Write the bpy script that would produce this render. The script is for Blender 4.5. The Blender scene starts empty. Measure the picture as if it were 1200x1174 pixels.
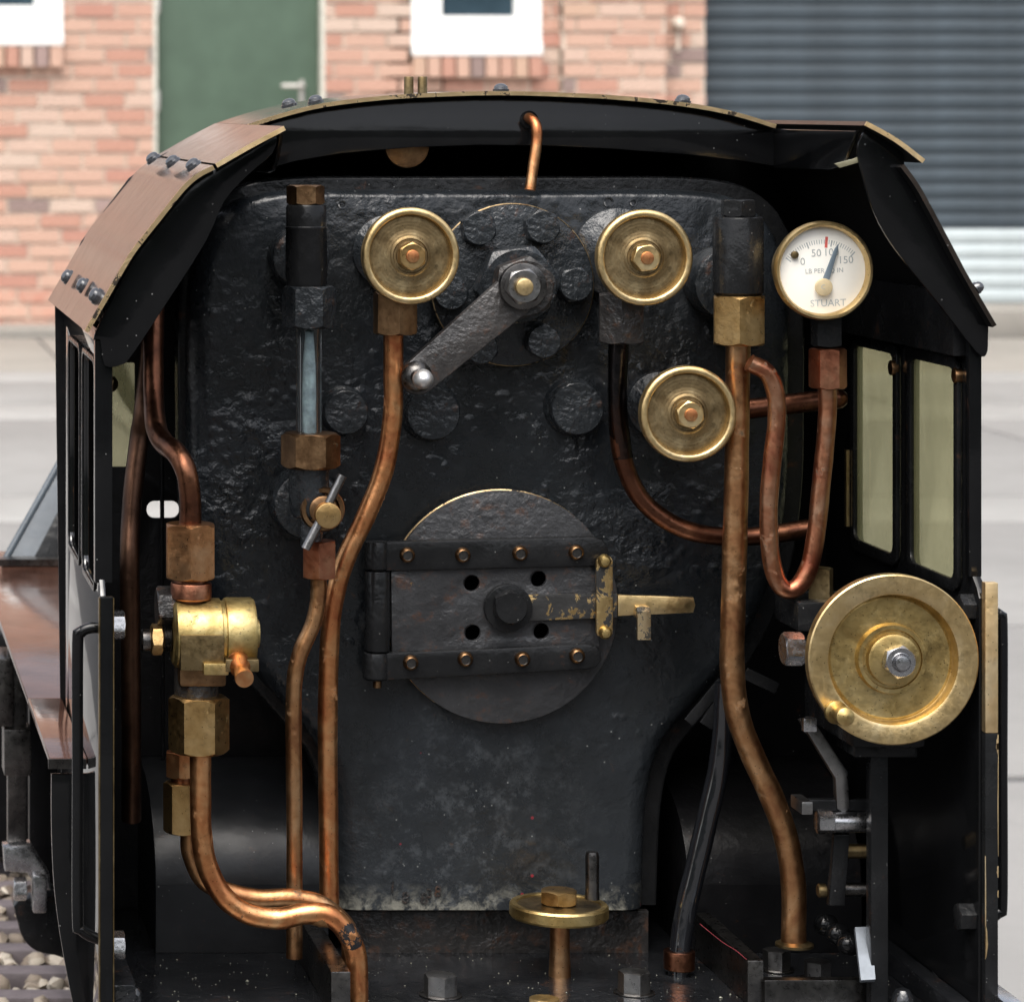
import bpy, bmesh, math, random
from mathutils import Vector, Matrix
random.seed(7)
R = math.radians
S = bpy.context.scene
COL = S.collection

# ------------------------------------------------------------------ camera, sky, sun, exposure
H = 1.13                       # camera height over the yard
VX, VY, F = -220.0, 125.0, 3900.0   # optical axis (photo pixels) and focal length (photo pixels)
cam = bpy.data.objects.new('camera', bpy.data.cameras.new('camera'))
COL.objects.link(cam); S.camera = cam
cam.location = (0, 0, H); cam.rotation_euler = (R(90), 0, 0)
cd = cam.data
cd.sensor_width = 36; cd.lens = 36 * F / 1200
cd.shift_x = (600 - VX) / 1200; cd.shift_y = -(587 - VY) / 1200
cd.clip_start = 0.05; cd.clip_end = 500
cd.dof.use_dof = True; cd.dof.focus_distance = 1.225; cd.dof.aperture_fstop = 38

SUN_EL, SUN_AZ = R(62), R(203)     # azimuth clockwise from +Y: behind the camera, a little left
w = bpy.data.worlds.new('World'); S.world = w; w.use_nodes = True
wn = w.node_tree; bg = wn.nodes['Background']
sky = wn.nodes.new('ShaderNodeTexSky'); sky.sky_type = 'NISHITA'; sky.sun_disc = False
sky.sun_elevation = SUN_EL; sky.sun_rotation = SUN_AZ
sky.air_density = 1.0; sky.dust_density = 5.0; sky.ozone_density = 0.6
hs = wn.nodes.new('ShaderNodeHueSaturation'); hs.inputs['Saturation'].default_value = 0.42
wn.links.new(sky.outputs[0], hs.inputs['Color']); wn.links.new(hs.outputs[0], bg.inputs['Color'])
bg.inputs['Strength'].default_value = 0.15
sl = bpy.data.lights.new('sun', 'SUN'); sl.energy = 1.4; sl.angle = R(55); sl.color = (1, 0.96, 0.9)
sun = bpy.data.objects.new('sun', sl); COL.objects.link(sun)
sd = Vector((math.sin(SUN_AZ) * math.cos(SUN_EL), math.cos(SUN_AZ) * math.cos(SUN_EL), math.sin(SUN_EL)))
sun.rotation_euler = sd.to_track_quat('Z', 'Y').to_euler(); sun.location = sd * 20
S.view_settings.view_transform = 'Standard'; S.view_settings.look = 'None'
S.view_settings.gamma = 1; S.view_settings.use_curve_mapping = False
S.view_settings.exposure = 1.03

# ------------------------------------------------------------------ helpers: placing and meshes
def P(px, py, Y):
    return Vector(((px - VX) * Y / F, Y, H - (py - VY) * Y / F))
def L(n, Y): return n * Y / F

class Geo:
    def __init__(s): s.v = []; s.f = []; s.att = []
    def add(s, v, f):
        o = len(s.v); s.v += [Vector(a) for a in v]; s.f += [tuple(o + i for i in q) for q in f]; return s
    def __add__(s, g): s.add(g.v, g.f); return s

def frame(d):
    d = Vector(d).normalized()
    up = Vector((0, 0, 1)) if abs(d.z) < 0.9 else Vector((0, 1, 0))
    a = up.cross(d).normalized(); b = d.cross(a)
    return a, b, d
TOCAM = Vector((0, -1, 0)); UP = Vector((0, 0, 1)); RIGHT = Vector((1, 0, 0))

def lathe(c, axis, prof, seg=48, closed=False):
    a, b, d = frame(axis); c = Vector(c); v = []; f = []
    rings = []
    for r, h in prof:
        if r <= 1e-7: rings.append([len(v)]); v.append(c + d * h)
        else:
            s = len(v); rings.append(list(range(s, s + seg)))
            for i in range(seg):
                t = 2 * math.pi * i / seg
                v.append(c + d * h + (a * math.cos(t) + b * math.sin(t)) * r)
    pairs = list(zip(rings[:-1], rings[1:]))
    if closed: pairs.append((rings[-1], rings[0]))
    for p, q in pairs:
        for i in range(seg):
            j = (i + 1) % seg
            if len(p) == 1 and len(q) == 1: continue
            if len(p) == 1: f.append((p[0], q[j], q[i])[::-1])
            elif len(q) == 1: f.append((p[i], p[j], q[0]))
            else: f.append((p[i], p[j], q[j], q[i]))
    return Geo().add(v, f)

def cyl(c, axis, r, h, bev=0.0003, seg=32):
    bev = min(bev, r * .4, h * .4)
    return lathe(c, axis, [(0, 0), (r - bev, 0), (r, bev), (r, h - bev), (r - bev * .3, h - bev * .3), (r - bev, h), (0, h)], seg)

def hexn(c, axis, rc, h, rot=0.0, n=6, ch=0.42, both=True, up=None):
    """hexagonal nut or bolt head with turned chamfers; rc = corner radius"""
    a, b, d = frame(axis); c = Vector(c)
    ri = rc * math.cos(math.pi / n); r0 = ri * 0.97
    seg = n * 8; v = []; f = []
    rows = []
    for k in range(4):
        row = []
        for i in range(seg):
            t = 2 * math.pi * i / seg
            tt = (t % (2 * math.pi / n)) - math.pi / n
            rr = ri / math.cos(tt)
            rr = min(rr, rc * 0.985)
            dz = (rr - r0) * ch * 1.5
            if k == 0: rad, z = r0, 0
            if k == 1: rad, z = rr, (dz if both else 0)
            if k == 2: rad, z = rr, h - dz
            if k == 3: rad, z = r0, h
            t2 = t + rot
            row.append(len(v)); v.append(c + d * z + (a * math.cos(t2) + b * math.sin(t2)) * rad)
        rows.append(row)
    for p, q in zip(rows[:-1], rows[1:]):
        for i in range(seg):
            j = (i + 1) % seg; f.append((p[i], p[j], q[j], q[i]))
    f.append(tuple(rows[0][::-1])); f.append(tuple(rows[-1]))
    return Geo().add(v, f)

def catmull(pts, n=10):
    pts = [Vector(p) for p in pts]; out = []
    ext = [pts[0] * 2 - pts[1]] + pts + [pts[-1] * 2 - pts[-2]]
    for i in range(1, len(ext) - 2):
        p0, p1, p2, p3 = ext[i - 1:i + 3]
        for k in range(n):
            t = k / n
            out.append(.5 * ((2 * p1) + (p2 - p0) * t + (2 * p0 - 5 * p1 + 4 * p2 - p3) * t * t + (3 * p1 - p0 - 3 * p2 + p3) * t ** 3))
    out.append(pts[-1]); return out

def tube(pts, r, seg=20, n=10, smooth=True):
    pts = catmull(pts, n) if smooth else [Vector(p) for p in pts]
    m = len(pts); v = []; f = []
    rs = r if isinstance(r, (list, tuple)) else [r]
    def rad(i):
        t = i / (m - 1) * (len(rs) - 1); k = min(int(t), len(rs) - 2) if len(rs) > 1 else 0
        return rs[0] if len(rs) == 1 else rs[k] + (rs[k + 1] - rs[k]) * (t - k)
    tan = [(pts[min(i + 1, m - 1)] - pts[max(i - 1, 0)]).normalized() for i in range(m)]
    a, b, _ = frame(tan[0])
    for i in range(m):
        a = (a - tan[i] * a.dot(tan[i])).normalized(); b = tan[i].cross(a)
        for k in range(seg):
            t = 2 * math.pi * k / seg
            v.append(pts[i] + (a * math.cos(t) + b * math.sin(t)) * rad(i) * (1 + .012 * math.sin(i * .53 + len(pts)) + .010 * math.sin(i * .21 + 2 * t)))
    for i in range(m - 1):
        for k in range(seg):
            j = (k + 1) % seg
            f.append((i * seg + k, i * seg + j, (i + 1) * seg + j, (i + 1) * seg + k))
    f.append(tuple(range(seg))[::-1]); f.append(tuple((m - 1) * seg + k for k in range(seg)))
    return Geo().add(v, f)

def box(lo, hi):
    x0, y0, z0 = lo; x1, y1, z1 = hi
    v = [(x0, y0, z0), (x1, y0, z0), (x1, y1, z0), (x0, y1, z0), (x0, y0, z1), (x1, y0, z1), (x1, y1, z1), (x0, y1, z1)]
    return Geo().add(v, [(3, 2, 1, 0), (4, 5, 6, 7), (0, 1, 5, 4), (1, 2, 6, 5), (2, 3, 7, 6), (3, 0, 4, 7)])

def outline(polys, thick, bev, mapf):
    """flat plate with holes from 2-D outlines; mapf turns (u, v, w) into a point, w runs 0..thick"""
    cu = bpy.data.curves.new('tmp', 'CURVE'); cu.dimensions = '2D'; cu.fill_mode = 'BOTH'
    bev = min(bev, thick * .45)
    cu.extrude = max(thick / 2 - bev, 1e-6); cu.bevel_depth = bev; cu.bevel_resolution = 1; cu.offset = -bev
    for pl in polys:
        sp = cu.splines.new('POLY'); sp.points.add(len(pl) - 1)
        for q, (u, v) in zip(sp.points, pl): q.co = (u, v, 0, 1)
        sp.use_cyclic_u = True
    ob = bpy.data.objects.new('tmp', cu); me = ob.to_mesh()
    g = Geo().add([mapf(q.co.x, q.co.y, q.co.z + thick / 2) for q in me.vertices], [tuple(p.vertices) for p in me.polygons])
    ob.to_mesh_clear(); bpy.data.objects.remove(ob); bpy.data.curves.remove(cu)
    bm = bmesh.new(); vs = [bm.verts.new(p) for p in g.v]
    for q in g.f:
        try: bm.faces.new([vs[i] for i in q])
        except ValueError: pass
    bmesh.ops.remove_doubles(bm, verts=bm.verts, dist=1e-7)
    bmesh.ops.recalc_face_normals(bm, faces=bm.faces)
    bm.verts.index_update()
    g = Geo().add([q.co.copy() for q in bm.verts], [tuple(q.index for q in p.verts) for p in bm.faces]); bm.free()
    return g
def plate(pl, Y, thick, holes=(), bev=0.0004):
    """plate facing the camera, outline in photo pixels at depth Y (its back); it comes forward by thick"""
    q = [[(P(a, b, Y).x, P(a, b, Y).z) for a, b in o] for o in [pl] + list(holes)]
    return outline(q, thick, bev, lambda u, v, w: Vector((u, Y - w, v)))
def plate_side(pl, X, thick, holes=(), bev=0.0004):
    """plate in the (Y, Z) plane, Z measured from the camera height; grows towards +X"""
    q = [[(y, H + z) for y, z in o] for o in [pl] + list(holes)]
    return outline(q, thick, bev, lambda u, v, w: Vector((X + w, u, v)))
def circ(x, y, r, n=32): return [(x + r * math.cos(2 * math.pi * i / n), y + r * math.sin(2 * math.pi * i / n)) for i in range(n)]
def rrect(x0, y0, x1, y1, r, n=5):
    o = []
    for cx, cy, a in ((x1 - r, y1 - r, 0), (x0 + r, y1 - r, 90), (x0 + r, y0 + r, 180), (x1 - r, y0 + r, 270)):
        for i in range(n + 1):
            t = R(a + 90 * i / n); o.append((cx + r * math.cos(t), cy + r * math.sin(t)))
    return o
def smooth2(pts, n=6, closed=True):
    m = len(pts); out = []
    for i in range(m if closed else m - 1):
        p0, p1, p2, p3 = [Vector(pts[(i + k) % m if closed else min(max(i + k, 0), m - 1)]) for k in (-1, 0, 1, 2)]
        for k in range(n):
            t = k / n
            q = .5 * ((2 * p1) + (p2 - p0) * t + (2 * p0 - 5 * p1 + 4 * p2 - p3) * t * t + (3 * p1 - p0 - 3 * p2 + p3) * t ** 3)
            out.append((q.x, q.y))
    if not closed: out.append(tuple(pts[-1]))
    return out

def text(s, c, size, Y, rot=0, align='CENTER', ext=0.00004):
    cu = bpy.data.curves.new('tmp', 'FONT'); cu.body = s; cu.size = size; cu.extrude = ext
    cu.align_x = align; cu.align_y = 'CENTER'; cu.resolution_u = 3
    ob = bpy.data.objects.new('tmp', cu); me = ob.to_mesh()
    cr, sr = math.cos(rot), math.sin(rot)
    o = P(c[0], c[1], Y)
    g = Geo().add([o + Vector((q.co.x * cr - q.co.y * sr, -q.co.z, q.co.x * sr + q.co.y * cr)) for q in me.vertices],
                  [tuple(p.vertices) for p in me.polygons])
    ob.to_mesh_clear(); bpy.data.objects.remove(ob); bpy.data.curves.remove(cu)
    return g

WPOS = {}
def link(name, me, mat, parent=None, label=None, cat=None, group=None, kind=None, loc=(0, 0, 0)):
    o = bpy.data.objects.new(name, me); COL.objects.link(o)
    if mat is not None and not me.materials: me.materials.append(mat)
    WPOS[o.name] = Vector(loc)
    if parent is not None:
        o.parent = parent; o.location = Vector(loc) - WPOS[parent.name]
    else: o.location = loc
    for k, v in (('label', label), ('category', cat), ('group', group), ('kind', kind)):
        if v: o[k] = v
    return o
def part(name, g, mat, parent=None, label=None, cat=None, group=None, kind=None, bevel=0, sharp=32, flat=False):
    lo = Vector([min(q[i] for q in g.v) for i in range(3)]); hi = Vector([max(q[i] for q in g.v) for i in range(3)])
    c = (lo + hi) / 2
    me = bpy.data.meshes.new(name)
    me.from_pydata([q - c for q in g.v], [], g.f)
    if bevel:
        bm = bmesh.new(); bm.from_mesh(me)
        bm.normal_update()
        ed = [e for e in bm.edges if len(e.link_faces) == 2 and e.calc_face_angle(0) > R(30)]
        bmesh.ops.bevel(bm, geom=ed, offset=bevel, segments=2, profile=.6, affect='EDGES', clamp_overlap=True)
        bm.to_mesh(me); bm.free()
    me.validate()
    if not flat:
        me.polygons.foreach_set('use_smooth', [True] * len(me.polygons))
        me.set_sharp_from_angle(angle=R(sharp))
    return link(name, me, mat, parent, label, cat, group, kind, c)
def empty(name, loc, label, cat, parent=None, group=None):
    o = bpy.data.objects.new(name, None); COL.objects.link(o); o.location = loc; WPOS[o.name] = Vector(loc)
    o.empty_display_size = .05
    o['label'] = label; o['category'] = cat
    if group: o['group'] = group
    return o

# ------------------------------------------------------------------ materials
class NT:
    def __init__(s, name):
        s.m = bpy.data.materials.new(name); s.m.use_nodes = True; s.t = s.m.node_tree
        s.b = s.t.nodes['Principled BSDF']; s.tc = s.t.nodes.new('ShaderNodeTexCoord')
    def n(s, ty, **kw):
        x = s.t.nodes.new('ShaderNode' + ty)
        for k, v in kw.items(): setattr(x, k, v)
        return x
    def l(s, a, b): s.t.links.new(a, b)
    def put(s, sock, v):
        if hasattr(v, 'is_linked') or hasattr(v, 'links'): s.l(v, sock)
        else: sock.default_value = v if not (isinstance(v, tuple) and len(v) == 3 and sock.type == 'RGBA') else (*v, 1)
    def coord(s, stretch=(1, 1, 1), obj=True):
        mp = s.n('Mapping'); s.l(s.tc.outputs['Object'], mp.inputs['Vector']); mp.inputs['Scale'].default_value = stretch
        return mp.outputs[0]
    def noise(s, sc, det=4, rough=.55, dist=0, vec=None):
        x = s.n('TexNoise'); s.put(x.inputs['Vector'], vec if vec is not None else s.coord())
        x.inputs['Scale'].default_value = sc; x.inputs['Detail'].default_value = det
        x.inputs['Roughness'].default_value = rough; x.inputs['Distortion'].default_value = dist
        return x.outputs['Fac']
    def ramp(s, fac, *st):
        x = s.n('ValToRGB'); s.l(fac, x.inputs[0]); e = x.color_ramp.elements
        while len(e) < len(st): e.new(.5)
        for q, (p, c) in zip(e, st):
            q.position = p; q.color = (*c, 1) if isinstance(c, tuple) else (c, c, c, 1)
        return x.outputs[0]
    def mix(s, fac, a, b):
        x = s.n('Mix', data_type='RGBA'); s.put(x.inputs[0], fac); s.put(x.inputs[6], a); s.put(x.inputs[7], b); return x.outputs[2]
    def math(s, op, a, b=0.0, clamp=False):
        x = s.n('Math', operation=op, use_clamp=clamp); s.put(x.inputs[0], a); s.put(x.inputs[1], b); return x.outputs[0]
    def specks(s, sc, size, keep, vec=None):
        """mask of small dots: voronoi cells, a random share of them kept"""
        x = s.n('TexVoronoi'); s.put(x.inputs['Vector'], vec if vec is not None else s.coord()); x.inputs['Scale'].default_value = sc
        near = s.math('LESS_THAN', x.outputs['Distance'], size)
        sp = s.n('SeparateColor'); s.l(x.outputs['Color'], sp.inputs[0])
        return s.math('MULTIPLY', near, s.math('LESS_THAN', sp.outputs[0], keep))
    def bump(s, h, strength, dist, prev=None):
        x = s.n('Bump'); s.l(h, x.inputs['Height']); x.inputs['Strength'].default_value = strength; x.inputs['Distance'].default_value = dist
        if prev is not None: s.l(prev, x.inputs['Normal'])
        return x.outputs[0]
    def set(s, **kw):
        for k, v in kw.items(): s.put(s.b.inputs[k.replace('_', ' ')], v)
        return s.m

def black_paint(name, base=(.012, .013, .015), rough=(.18, .42), lump=.5, fine=.4, sc=1.0, dust=.22, rust=0.0, coat=0.0, chips=None, chip_at=.62, grime=.5, spec=.22):
    t = NT(name)
    n1 = t.noise(60 * sc, 5, .6); n2 = t.math('MULTIPLY', t.noise(260 * sc, 3, .5, .2), t.ramp(t.noise(45 * sc, 3, .6), (.38, .25), (.62, 1.))); n3 = t.noise(900 * sc, 2, .5)
    col = t.mix(t.ramp(n1, (.35, 0.), (.75, grime)), base, tuple(min(1, c * 2.6 + .006) for c in base))
    ro = t.ramp(t.noise(90 * sc, 6, .65, .4), (.3, rough[0]), (.75, rough[1]))
    met = 0.0
    if rust:
        rm = t.ramp(t.noise(120 * sc, 7, .7, .3), (.64 - rust * .1, 0.), (.72 - rust * .05, 1.))
        col = t.mix(t.math('MULTIPLY', rm, .7), col, (.07, .03, .014))
    if chips:
        cm = t.ramp(t.noise(140 * sc, 6, .7, .5), (chip_at, 0.), (chip_at + .02, 1.))
        col = t.mix(cm, col, chips); met = cm; ro = t.mix(cm, ro, (.32, .32, .32))
    sp = t.specks(420 * sc, .10, dust); sp2 = t.specks(150 * sc, .05, dust * 1.2)
    sm = t.math('MULTIPLY', t.math('MAXIMUM', sp, sp2), t.ramp(t.noise(24 * sc, 3, .6), (.46, .0), (.58, 1.)))
    col = t.mix(t.math('MULTIPLY', sm, .55), col, (.26, .26, .25))
    nb = t.bump(n1, lump, .0030 / sc)
    nb = t.bump(n2, fine, .0026 / sc, nb)
    nb = t.bump(n3, fine * .6, .0007 / sc, nb)
    return t.set(Base_Color=col, Roughness=ro, Metallic=met, Normal=nb, Specular_IOR_Level=spec, Coat_Weight=coat, Coat_Roughness=.08, Coat_IOR=1.25)

def metal(name, c1, c2, c3, rough=(.22, .42), sc=1.0, stain=.6, verd=0.0, rings=False, pits=.25, stretch=(1, 1, 1)):
    t = NT(name); v = t.coord(stretch)
    n1 = t.noise(70 * sc, 6, .62, .5, v); n2 = t.noise(420 * sc, 4, .6, 0, v)
    col = t.ramp(t.math('ADD', t.math('MULTIPLY', n1, .7), t.math('MULTIPLY', t.noise(16 * sc, 3, .6, .3, v), .3)), (.36, c1), (.5, c2), (.64, c3))
    dark = tuple(c * .22 for c in c1)
    st = t.ramp(t.noise(130 * sc, 8, .72, .3, v), (.56, 0.), (.74, stain))
    col = t.mix(st, col, dark)
    col = t.mix(t.math('MULTIPLY', t.specks(700 * sc, .16, pits), .7), col, dark)
    met = 1.0
    ro = t.ramp(n2, (.25, rough[0]), (.8, rough[1]))
    if verd:
        vm = t.ramp(t.noise(150 * sc, 5, .65, .5), (.645 - verd * .04, 0.), (.70, .8))
        col = t.mix(vm, col, (.008, .019, .012)); met = t.math('SUBTRACT', 1.0, vm); ro = t.mix(vm, ro, (.75, .75, .75))
    nb = t.bump(n1, .15, .0010 / sc); nb = t.bump(n2, .25, .0004 / sc, nb)
    if rings:
        wv = t.n('TexWave', wave_type='RINGS', rings_direction='Y'); t.l(t.coord(), wv.inputs['Vector']); wv.inputs['Scale'].default_value = 260; wv.inputs['Distortion'].default_value = 1.5; wv.inputs['Detail'].default_value = 2
        nb = t.bump(wv.outputs['Fac'], .25, .00006, nb)
    return t.set(Base_Color=col, Roughness=ro, Metallic=met, Normal=nb)

def plain(name, c, rough=.5, metallic=0.0, var=.25, sc=40, bump=0.0, bsc=400, **kw):
    t = NT(name); n = t.noise(sc, 5, .6)
    col = t.mix(t.ramp(n, (.3, 0.), (.7, 1.)), tuple(q * (1 - var) for q in c), tuple(min(1, q * (1 + var)) for q in c))
    d = dict(Base_Color=col, Roughness=rough, Metallic=metallic); d.update(kw)
    if bump: d['Normal'] = t.bump(t.noise(bsc, 4, .6), bump, .3 / bsc)
    return t.set(**d)

MT = {}
def backhead_mat():
    t = NT('aged black backhead paint')
    base = (.0065, .0077, .0088)
    n0 = t.noise(22, 4, .6); n1 = t.noise(75, 5, .6, .3); n2 = t.noise(230, 3, .5, .2); n3 = t.noise(620, 3, .55)
    col = t.mix(t.ramp(n0, (.4, 0.), (.7, .8)), base, (.014, .017, .021))
    sx = t.n('SeparateXYZ'); t.l(t.tc.outputs['Object'], sx.inputs[0])
    # chalky wear low on the plate and bottom edge, over a painted-in sheen
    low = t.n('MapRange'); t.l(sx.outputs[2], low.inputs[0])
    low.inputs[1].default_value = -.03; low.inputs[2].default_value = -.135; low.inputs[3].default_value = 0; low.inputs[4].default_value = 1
    cx = t.math('SUBTRACT', 1.0, t.math('MULTIPLY', t.math('ABSOLUTE', t.math('ADD', sx.outputs[0], .008)), 18.0), True)
    wear = t.math('MULTIPLY', t.ramp(t.noise(110, 9, .8, .1), (.50, 0.), (.70, 1.)), t.math('MULTIPLY', low.outputs[0], cx))
    col = t.mix(t.math('MULTIPLY', low.outputs[0], t.ramp(t.noise(30, 6, .65, .5), (.3, .2), (.65, .75))), col, (.025, .0285, .032))  # bluish sheen of the lower plate put into the base colour
    col = t.mix(t.math('MULTIPLY', wear, .38), col, (.20, .22, .24))
    spots = t.math('MULTIPLY', t.ramp(t.noise(38, 6, .75, .5), (.66, 0.), (.74, 1.)), t.math('MULTIPLY', low.outputs[0], cx))
    col = t.mix(t.math('MULTIPLY', spots, .6), col, (.17, .14, .095))
    edge = t.n('MapRange'); t.l(sx.outputs[2], edge.inputs[0])
    edge.inputs[1].default_value = -.1265; edge.inputs[2].default_value = -.1365; edge.inputs[3].default_value = 0; edge.inputs[4].default_value = 1
    em = t.math('MULTIPLY', edge.outputs[0], t.ramp(t.noise(170, 6, .7, .4), (.46, 0.), (.62, 1.)))
    col = t.mix(t.math('MULTIPLY', em, .6), col, (.30, .29, .24))
    rm = t.ramp(t.noise(150, 7, .7, .6), (.67, 0.), (.73, .7)); col = t.mix(rm, col, (.045, .026, .016))
    dots = t.math('MAXIMUM', t.specks(330, .10, .16), t.specks(140, .045, .3)); col = t.mix(t.math('MULTIPLY', dots, .55), col, (.24, .25, .24))
    red = t.math('MULTIPLY', t.specks(260, .16, .035), low.outputs[0]); col = t.mix(red, col, (.20, .02, .03))
    ro = t.ramp(t.noise(60, 6, .65, .4), (.3, .17), (.72, .38)); ro = t.mix(wear, ro, (.6, .6, .6))
    pm = t.ramp(t.noise(26, 3, .6), (.50, .05), (.66, 1.))
    zm = t.n('MapRange'); t.l(sx.outputs[2], zm.inputs[0]); zm.inputs[1].default_value = -.075; zm.inputs[2].default_value = -.01; zm.inputs[3].default_value = .35; zm.inputs[4].default_value = 1
    zt = t.n('MapRange'); t.l(sx.outputs[2], zt.inputs[0]); zt.inputs[1].default_value = .06; zt.inputs[2].default_value = .10; zt.inputs[3].default_value = 1; zt.inputs[4].default_value = .4
    zz_ = t.math('MULTIPLY', zm.outputs[0], zt.outputs[0])
    h2 = t.math('MULTIPLY', t.math('MULTIPLY', n2, pm), zz_)
    blobs = t.n('TexVoronoi', feature='SMOOTH_F1'); t.l(t.coord(), blobs.inputs['Vector']); blobs.inputs['Scale'].default_value = 190; blobs.inputs['Smoothness'].default_value = .6
    h4 = t.math('MULTIPLY', t.ramp(blobs.outputs['Distance'], (.1, 1.), (.45, 0.)), t.math('MULTIPLY', t.ramp(t.noise(42, 3, .6), (.5, 0.), (.62, 1.)), zz_))
    nb = t.bump(n0, .5, .0040); nb = t.bump(n1, .5, .0016, nb); nb = t.bump(h2, .8, .0028, nb); nb = t.bump(h4, .6, .0010, nb); nb = t.bump(t.math('MULTIPLY', n3, t.ramp(t.noise(33, 3, .6), (.42, .1), (.62, 1.))), .5, .0006, nb)
    return t.set(Base_Color=col, Roughness=ro, Normal=nb, Specular_IOR_Level=.42)
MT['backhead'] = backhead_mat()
MT['lumpy'] = black_paint('lumpy black paint', (.010, .012, .014), (.18, .38), .3, .55, 1.5, .1, .5, spec=.45)
MT['rusty_lumpy'] = black_paint('worn black paint over iron', (.013, .012, .0115), (.25, .5), .25, .6, 1.7, .1, 1.1, grime=.7, spec=.4)
MT['lever'] = black_paint('worn iron lever', (.026, .024, .023), (.28, .44), .15, .55, 1.9, .1, .8, grime=.6, spec=.6)
MT['gloss'] = black_paint('glossy black enamel', (.004, .0042, .0046), (.08, .18), .02, .025, .8, .3, 0, .3, grime=.2)
MT['satin'] = black_paint('satin black paint', (.007, .0073, .0078), (.15, .36), .10, .16, 1.0, .35, .2, grime=.4)
MT['dark'] = black_paint('dull black paint', (.004, .004, .0045), (.3, .45), .1, .15, 1.0, .2, .1, grime=.25, spec=.14)
MT['floor'] = black_paint('oily black footplate', (.006, .0065, .0075), (.04, .2), .10, .16, .9, 1.1, .1, .3, grime=.6, spec=.7)
MT['ball'] = plain('worn bright steel ball', (.62, .62, .62), .42, .9, var=.12, sc=300)
MT['roof_bolt'] = black_paint('blackened bolt head', (.02, .021, .024), (.1, .2), .05, .1, 1, .1, .2, .5, spec=1.0)
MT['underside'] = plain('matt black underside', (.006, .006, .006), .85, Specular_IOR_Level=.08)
MT['side'] = black_paint('polished black enamel', (.005, .0052, .0056), (.03, .07), .006, .006, .8, .3, 0, .4, grime=.2, spec=.9)
MT['verdigris'] = metal('verdigris on copper', (.08, .13, .10), (.30, .17, .08), (.42, .24, .11), (.5, .7), 2.2, .6, 1.5)
MT['patch'] = black_paint('black paint remains on copper', (.008, .008, .009), (.2, .35), .05, .1, 1.2, 0, 0, chips=(.62, .28, .12), chip_at=.52)
MT['hole_shade'] = plain('hole_shade', (.0015, .0015, .0015), 1.0, Specular_IOR_Level=0.0)  # near-black colour standing in for shade inside the door holes
MT['door'] = black_paint('worn door enamel', (.02, .0205, .022), (.26, .46), .12, .4, 1.3, .1, .9, spec=.45, chips=(.36, .22, .09), chip_at=.69)
MT['chipped'] = black_paint('chipped black paint on brass', (.02, .02, .02), (.25, .4), .15, .2, .9, .1, 0, chips=(.55, .38, .17), chip_at=.545)
MT['chipped_more'] = black_paint('brass strip with paint remains', (.02, .02, .02), (.28, .42), .15, .2, .9, .1, 0, chips=(.62, .44, .2), chip_at=.47)
MT['chipped_pale'] = black_paint('worn lacquered brass', (.03, .027, .022), (.3, .45), .05, .1, 1.6, .1, 0, chips=(.72, .56, .34), chip_at=.44)
MT['brass_edge'] = black_paint('bare brass edge with paint flakes', (.02, .016, .012), (.3, .5), .1, .1, .8, 0, 0, chips=(.86, .63, .35), chip_at=.42)
MT['roof'] = black_paint('roof enamel', (.013, .0105, .009), (.10, .20), .008, .012, .8, 1.2, .2, .2, grime=.8)
MT['splash'] = black_paint('splasher satin enamel', (.005, .0055, .0065), (.28, .4), .03, .06, 1, .3, .1, grime=.4, spec=.38)
MT['pipe_gloss'] = black_paint('black enamelled pipe', (.006, .0065, .008), (.06, .14), .01, .03, 1, .15, .1, .6, chips=(.3, .17, .08), chip_at=.74, grime=.08, spec=1.0)
MT['copper'] = metal('aged copper', (.40, .11, .045), (.62, .27, .11), (.76, .45, .22), (.27, .44), 1, .75, .7)
MT['copper_brown'] = metal('brown copper', (.26, .105, .05), (.46, .24, .11), (.60, .37, .20), (.29, .46), 1, .75, .8)
MT['copper_red'] = metal('reddened copper', (.27, .075, .045), (.40, .175, .095), (.55, .35, .23), (.27, .44), 1, .6, .5)
MT['copper_dark'] = metal('sooted copper', (.075, .032, .021), (.15, .062, .036), (.27, .12, .065), (.25, .42), .8, .8)
MT['copper_shade'] = metal('shaded brown copper', (.04, .022, .015), (.075, .04, .026), (.12, .065, .04), (.34, .5), .8, .8)  # darker copper copy, shade on the back pipe put into its colour
MT['black_pipe'] = metal('blackened pipe', (.025, .025, .028), (.035, .03, .03), (.075, .04, .03), (.18, .32), .6, .5)
MT['brass'] = metal('polished brass', (.50, .35, .15), (.68, .50, .245), (.80, .63, .36), (.28, .46), 1, .6, 0, pits=.25)
MT['brass_dull'] = metal('dull brass', (.11, .075, .035), (.20, .145, .07), (.31, .235, .125), (.30, .5), 1.3, .8, 0, pits=.45)
MT['brass_web'] = metal('brown turned brass', (.12, .082, .04), (.22, .16, .082), (.35, .275, .155), (.38, .56), 1.3, .7, 0, pits=.5, rings=True)
MT['brass_yellow'] = metal('yellow brass', (.28, .19, .07), (.46, .335, .135), (.62, .48, .23), (.32, .5), 1, .8, 0, pits=.6)
MT['brass_drum'] = metal('stained yellow brass', (.20, .135, .05), (.40, .30, .12), (.60, .48, .23), (.36, .56), 1.2, .85, .1, pits=.5)
MT['edge_brass'] = metal('bright brass edge', (.70, .49, .24), (.84, .62, .34), (.92, .74, .46), (.36, .52), 1, .4, 0, pits=.3)
MT['bronze'] = metal('bronze nut', (.36, .215, .08), (.54, .345, .14), (.66, .46, .22), (.24, .42), 1, .7, .2)
MT['copper_nut'] = metal('copper nut', (.38, .165, .07), (.56, .28, .125), (.66, .40, .22), (.24, .42), 1, .7, .1)
MT['bronze_dark'] = metal('grimy bronze', (.09, .05, .025), (.21, .12, .06), (.36, .22, .115), (.28, .45), 1.2, .85, .1)
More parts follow.
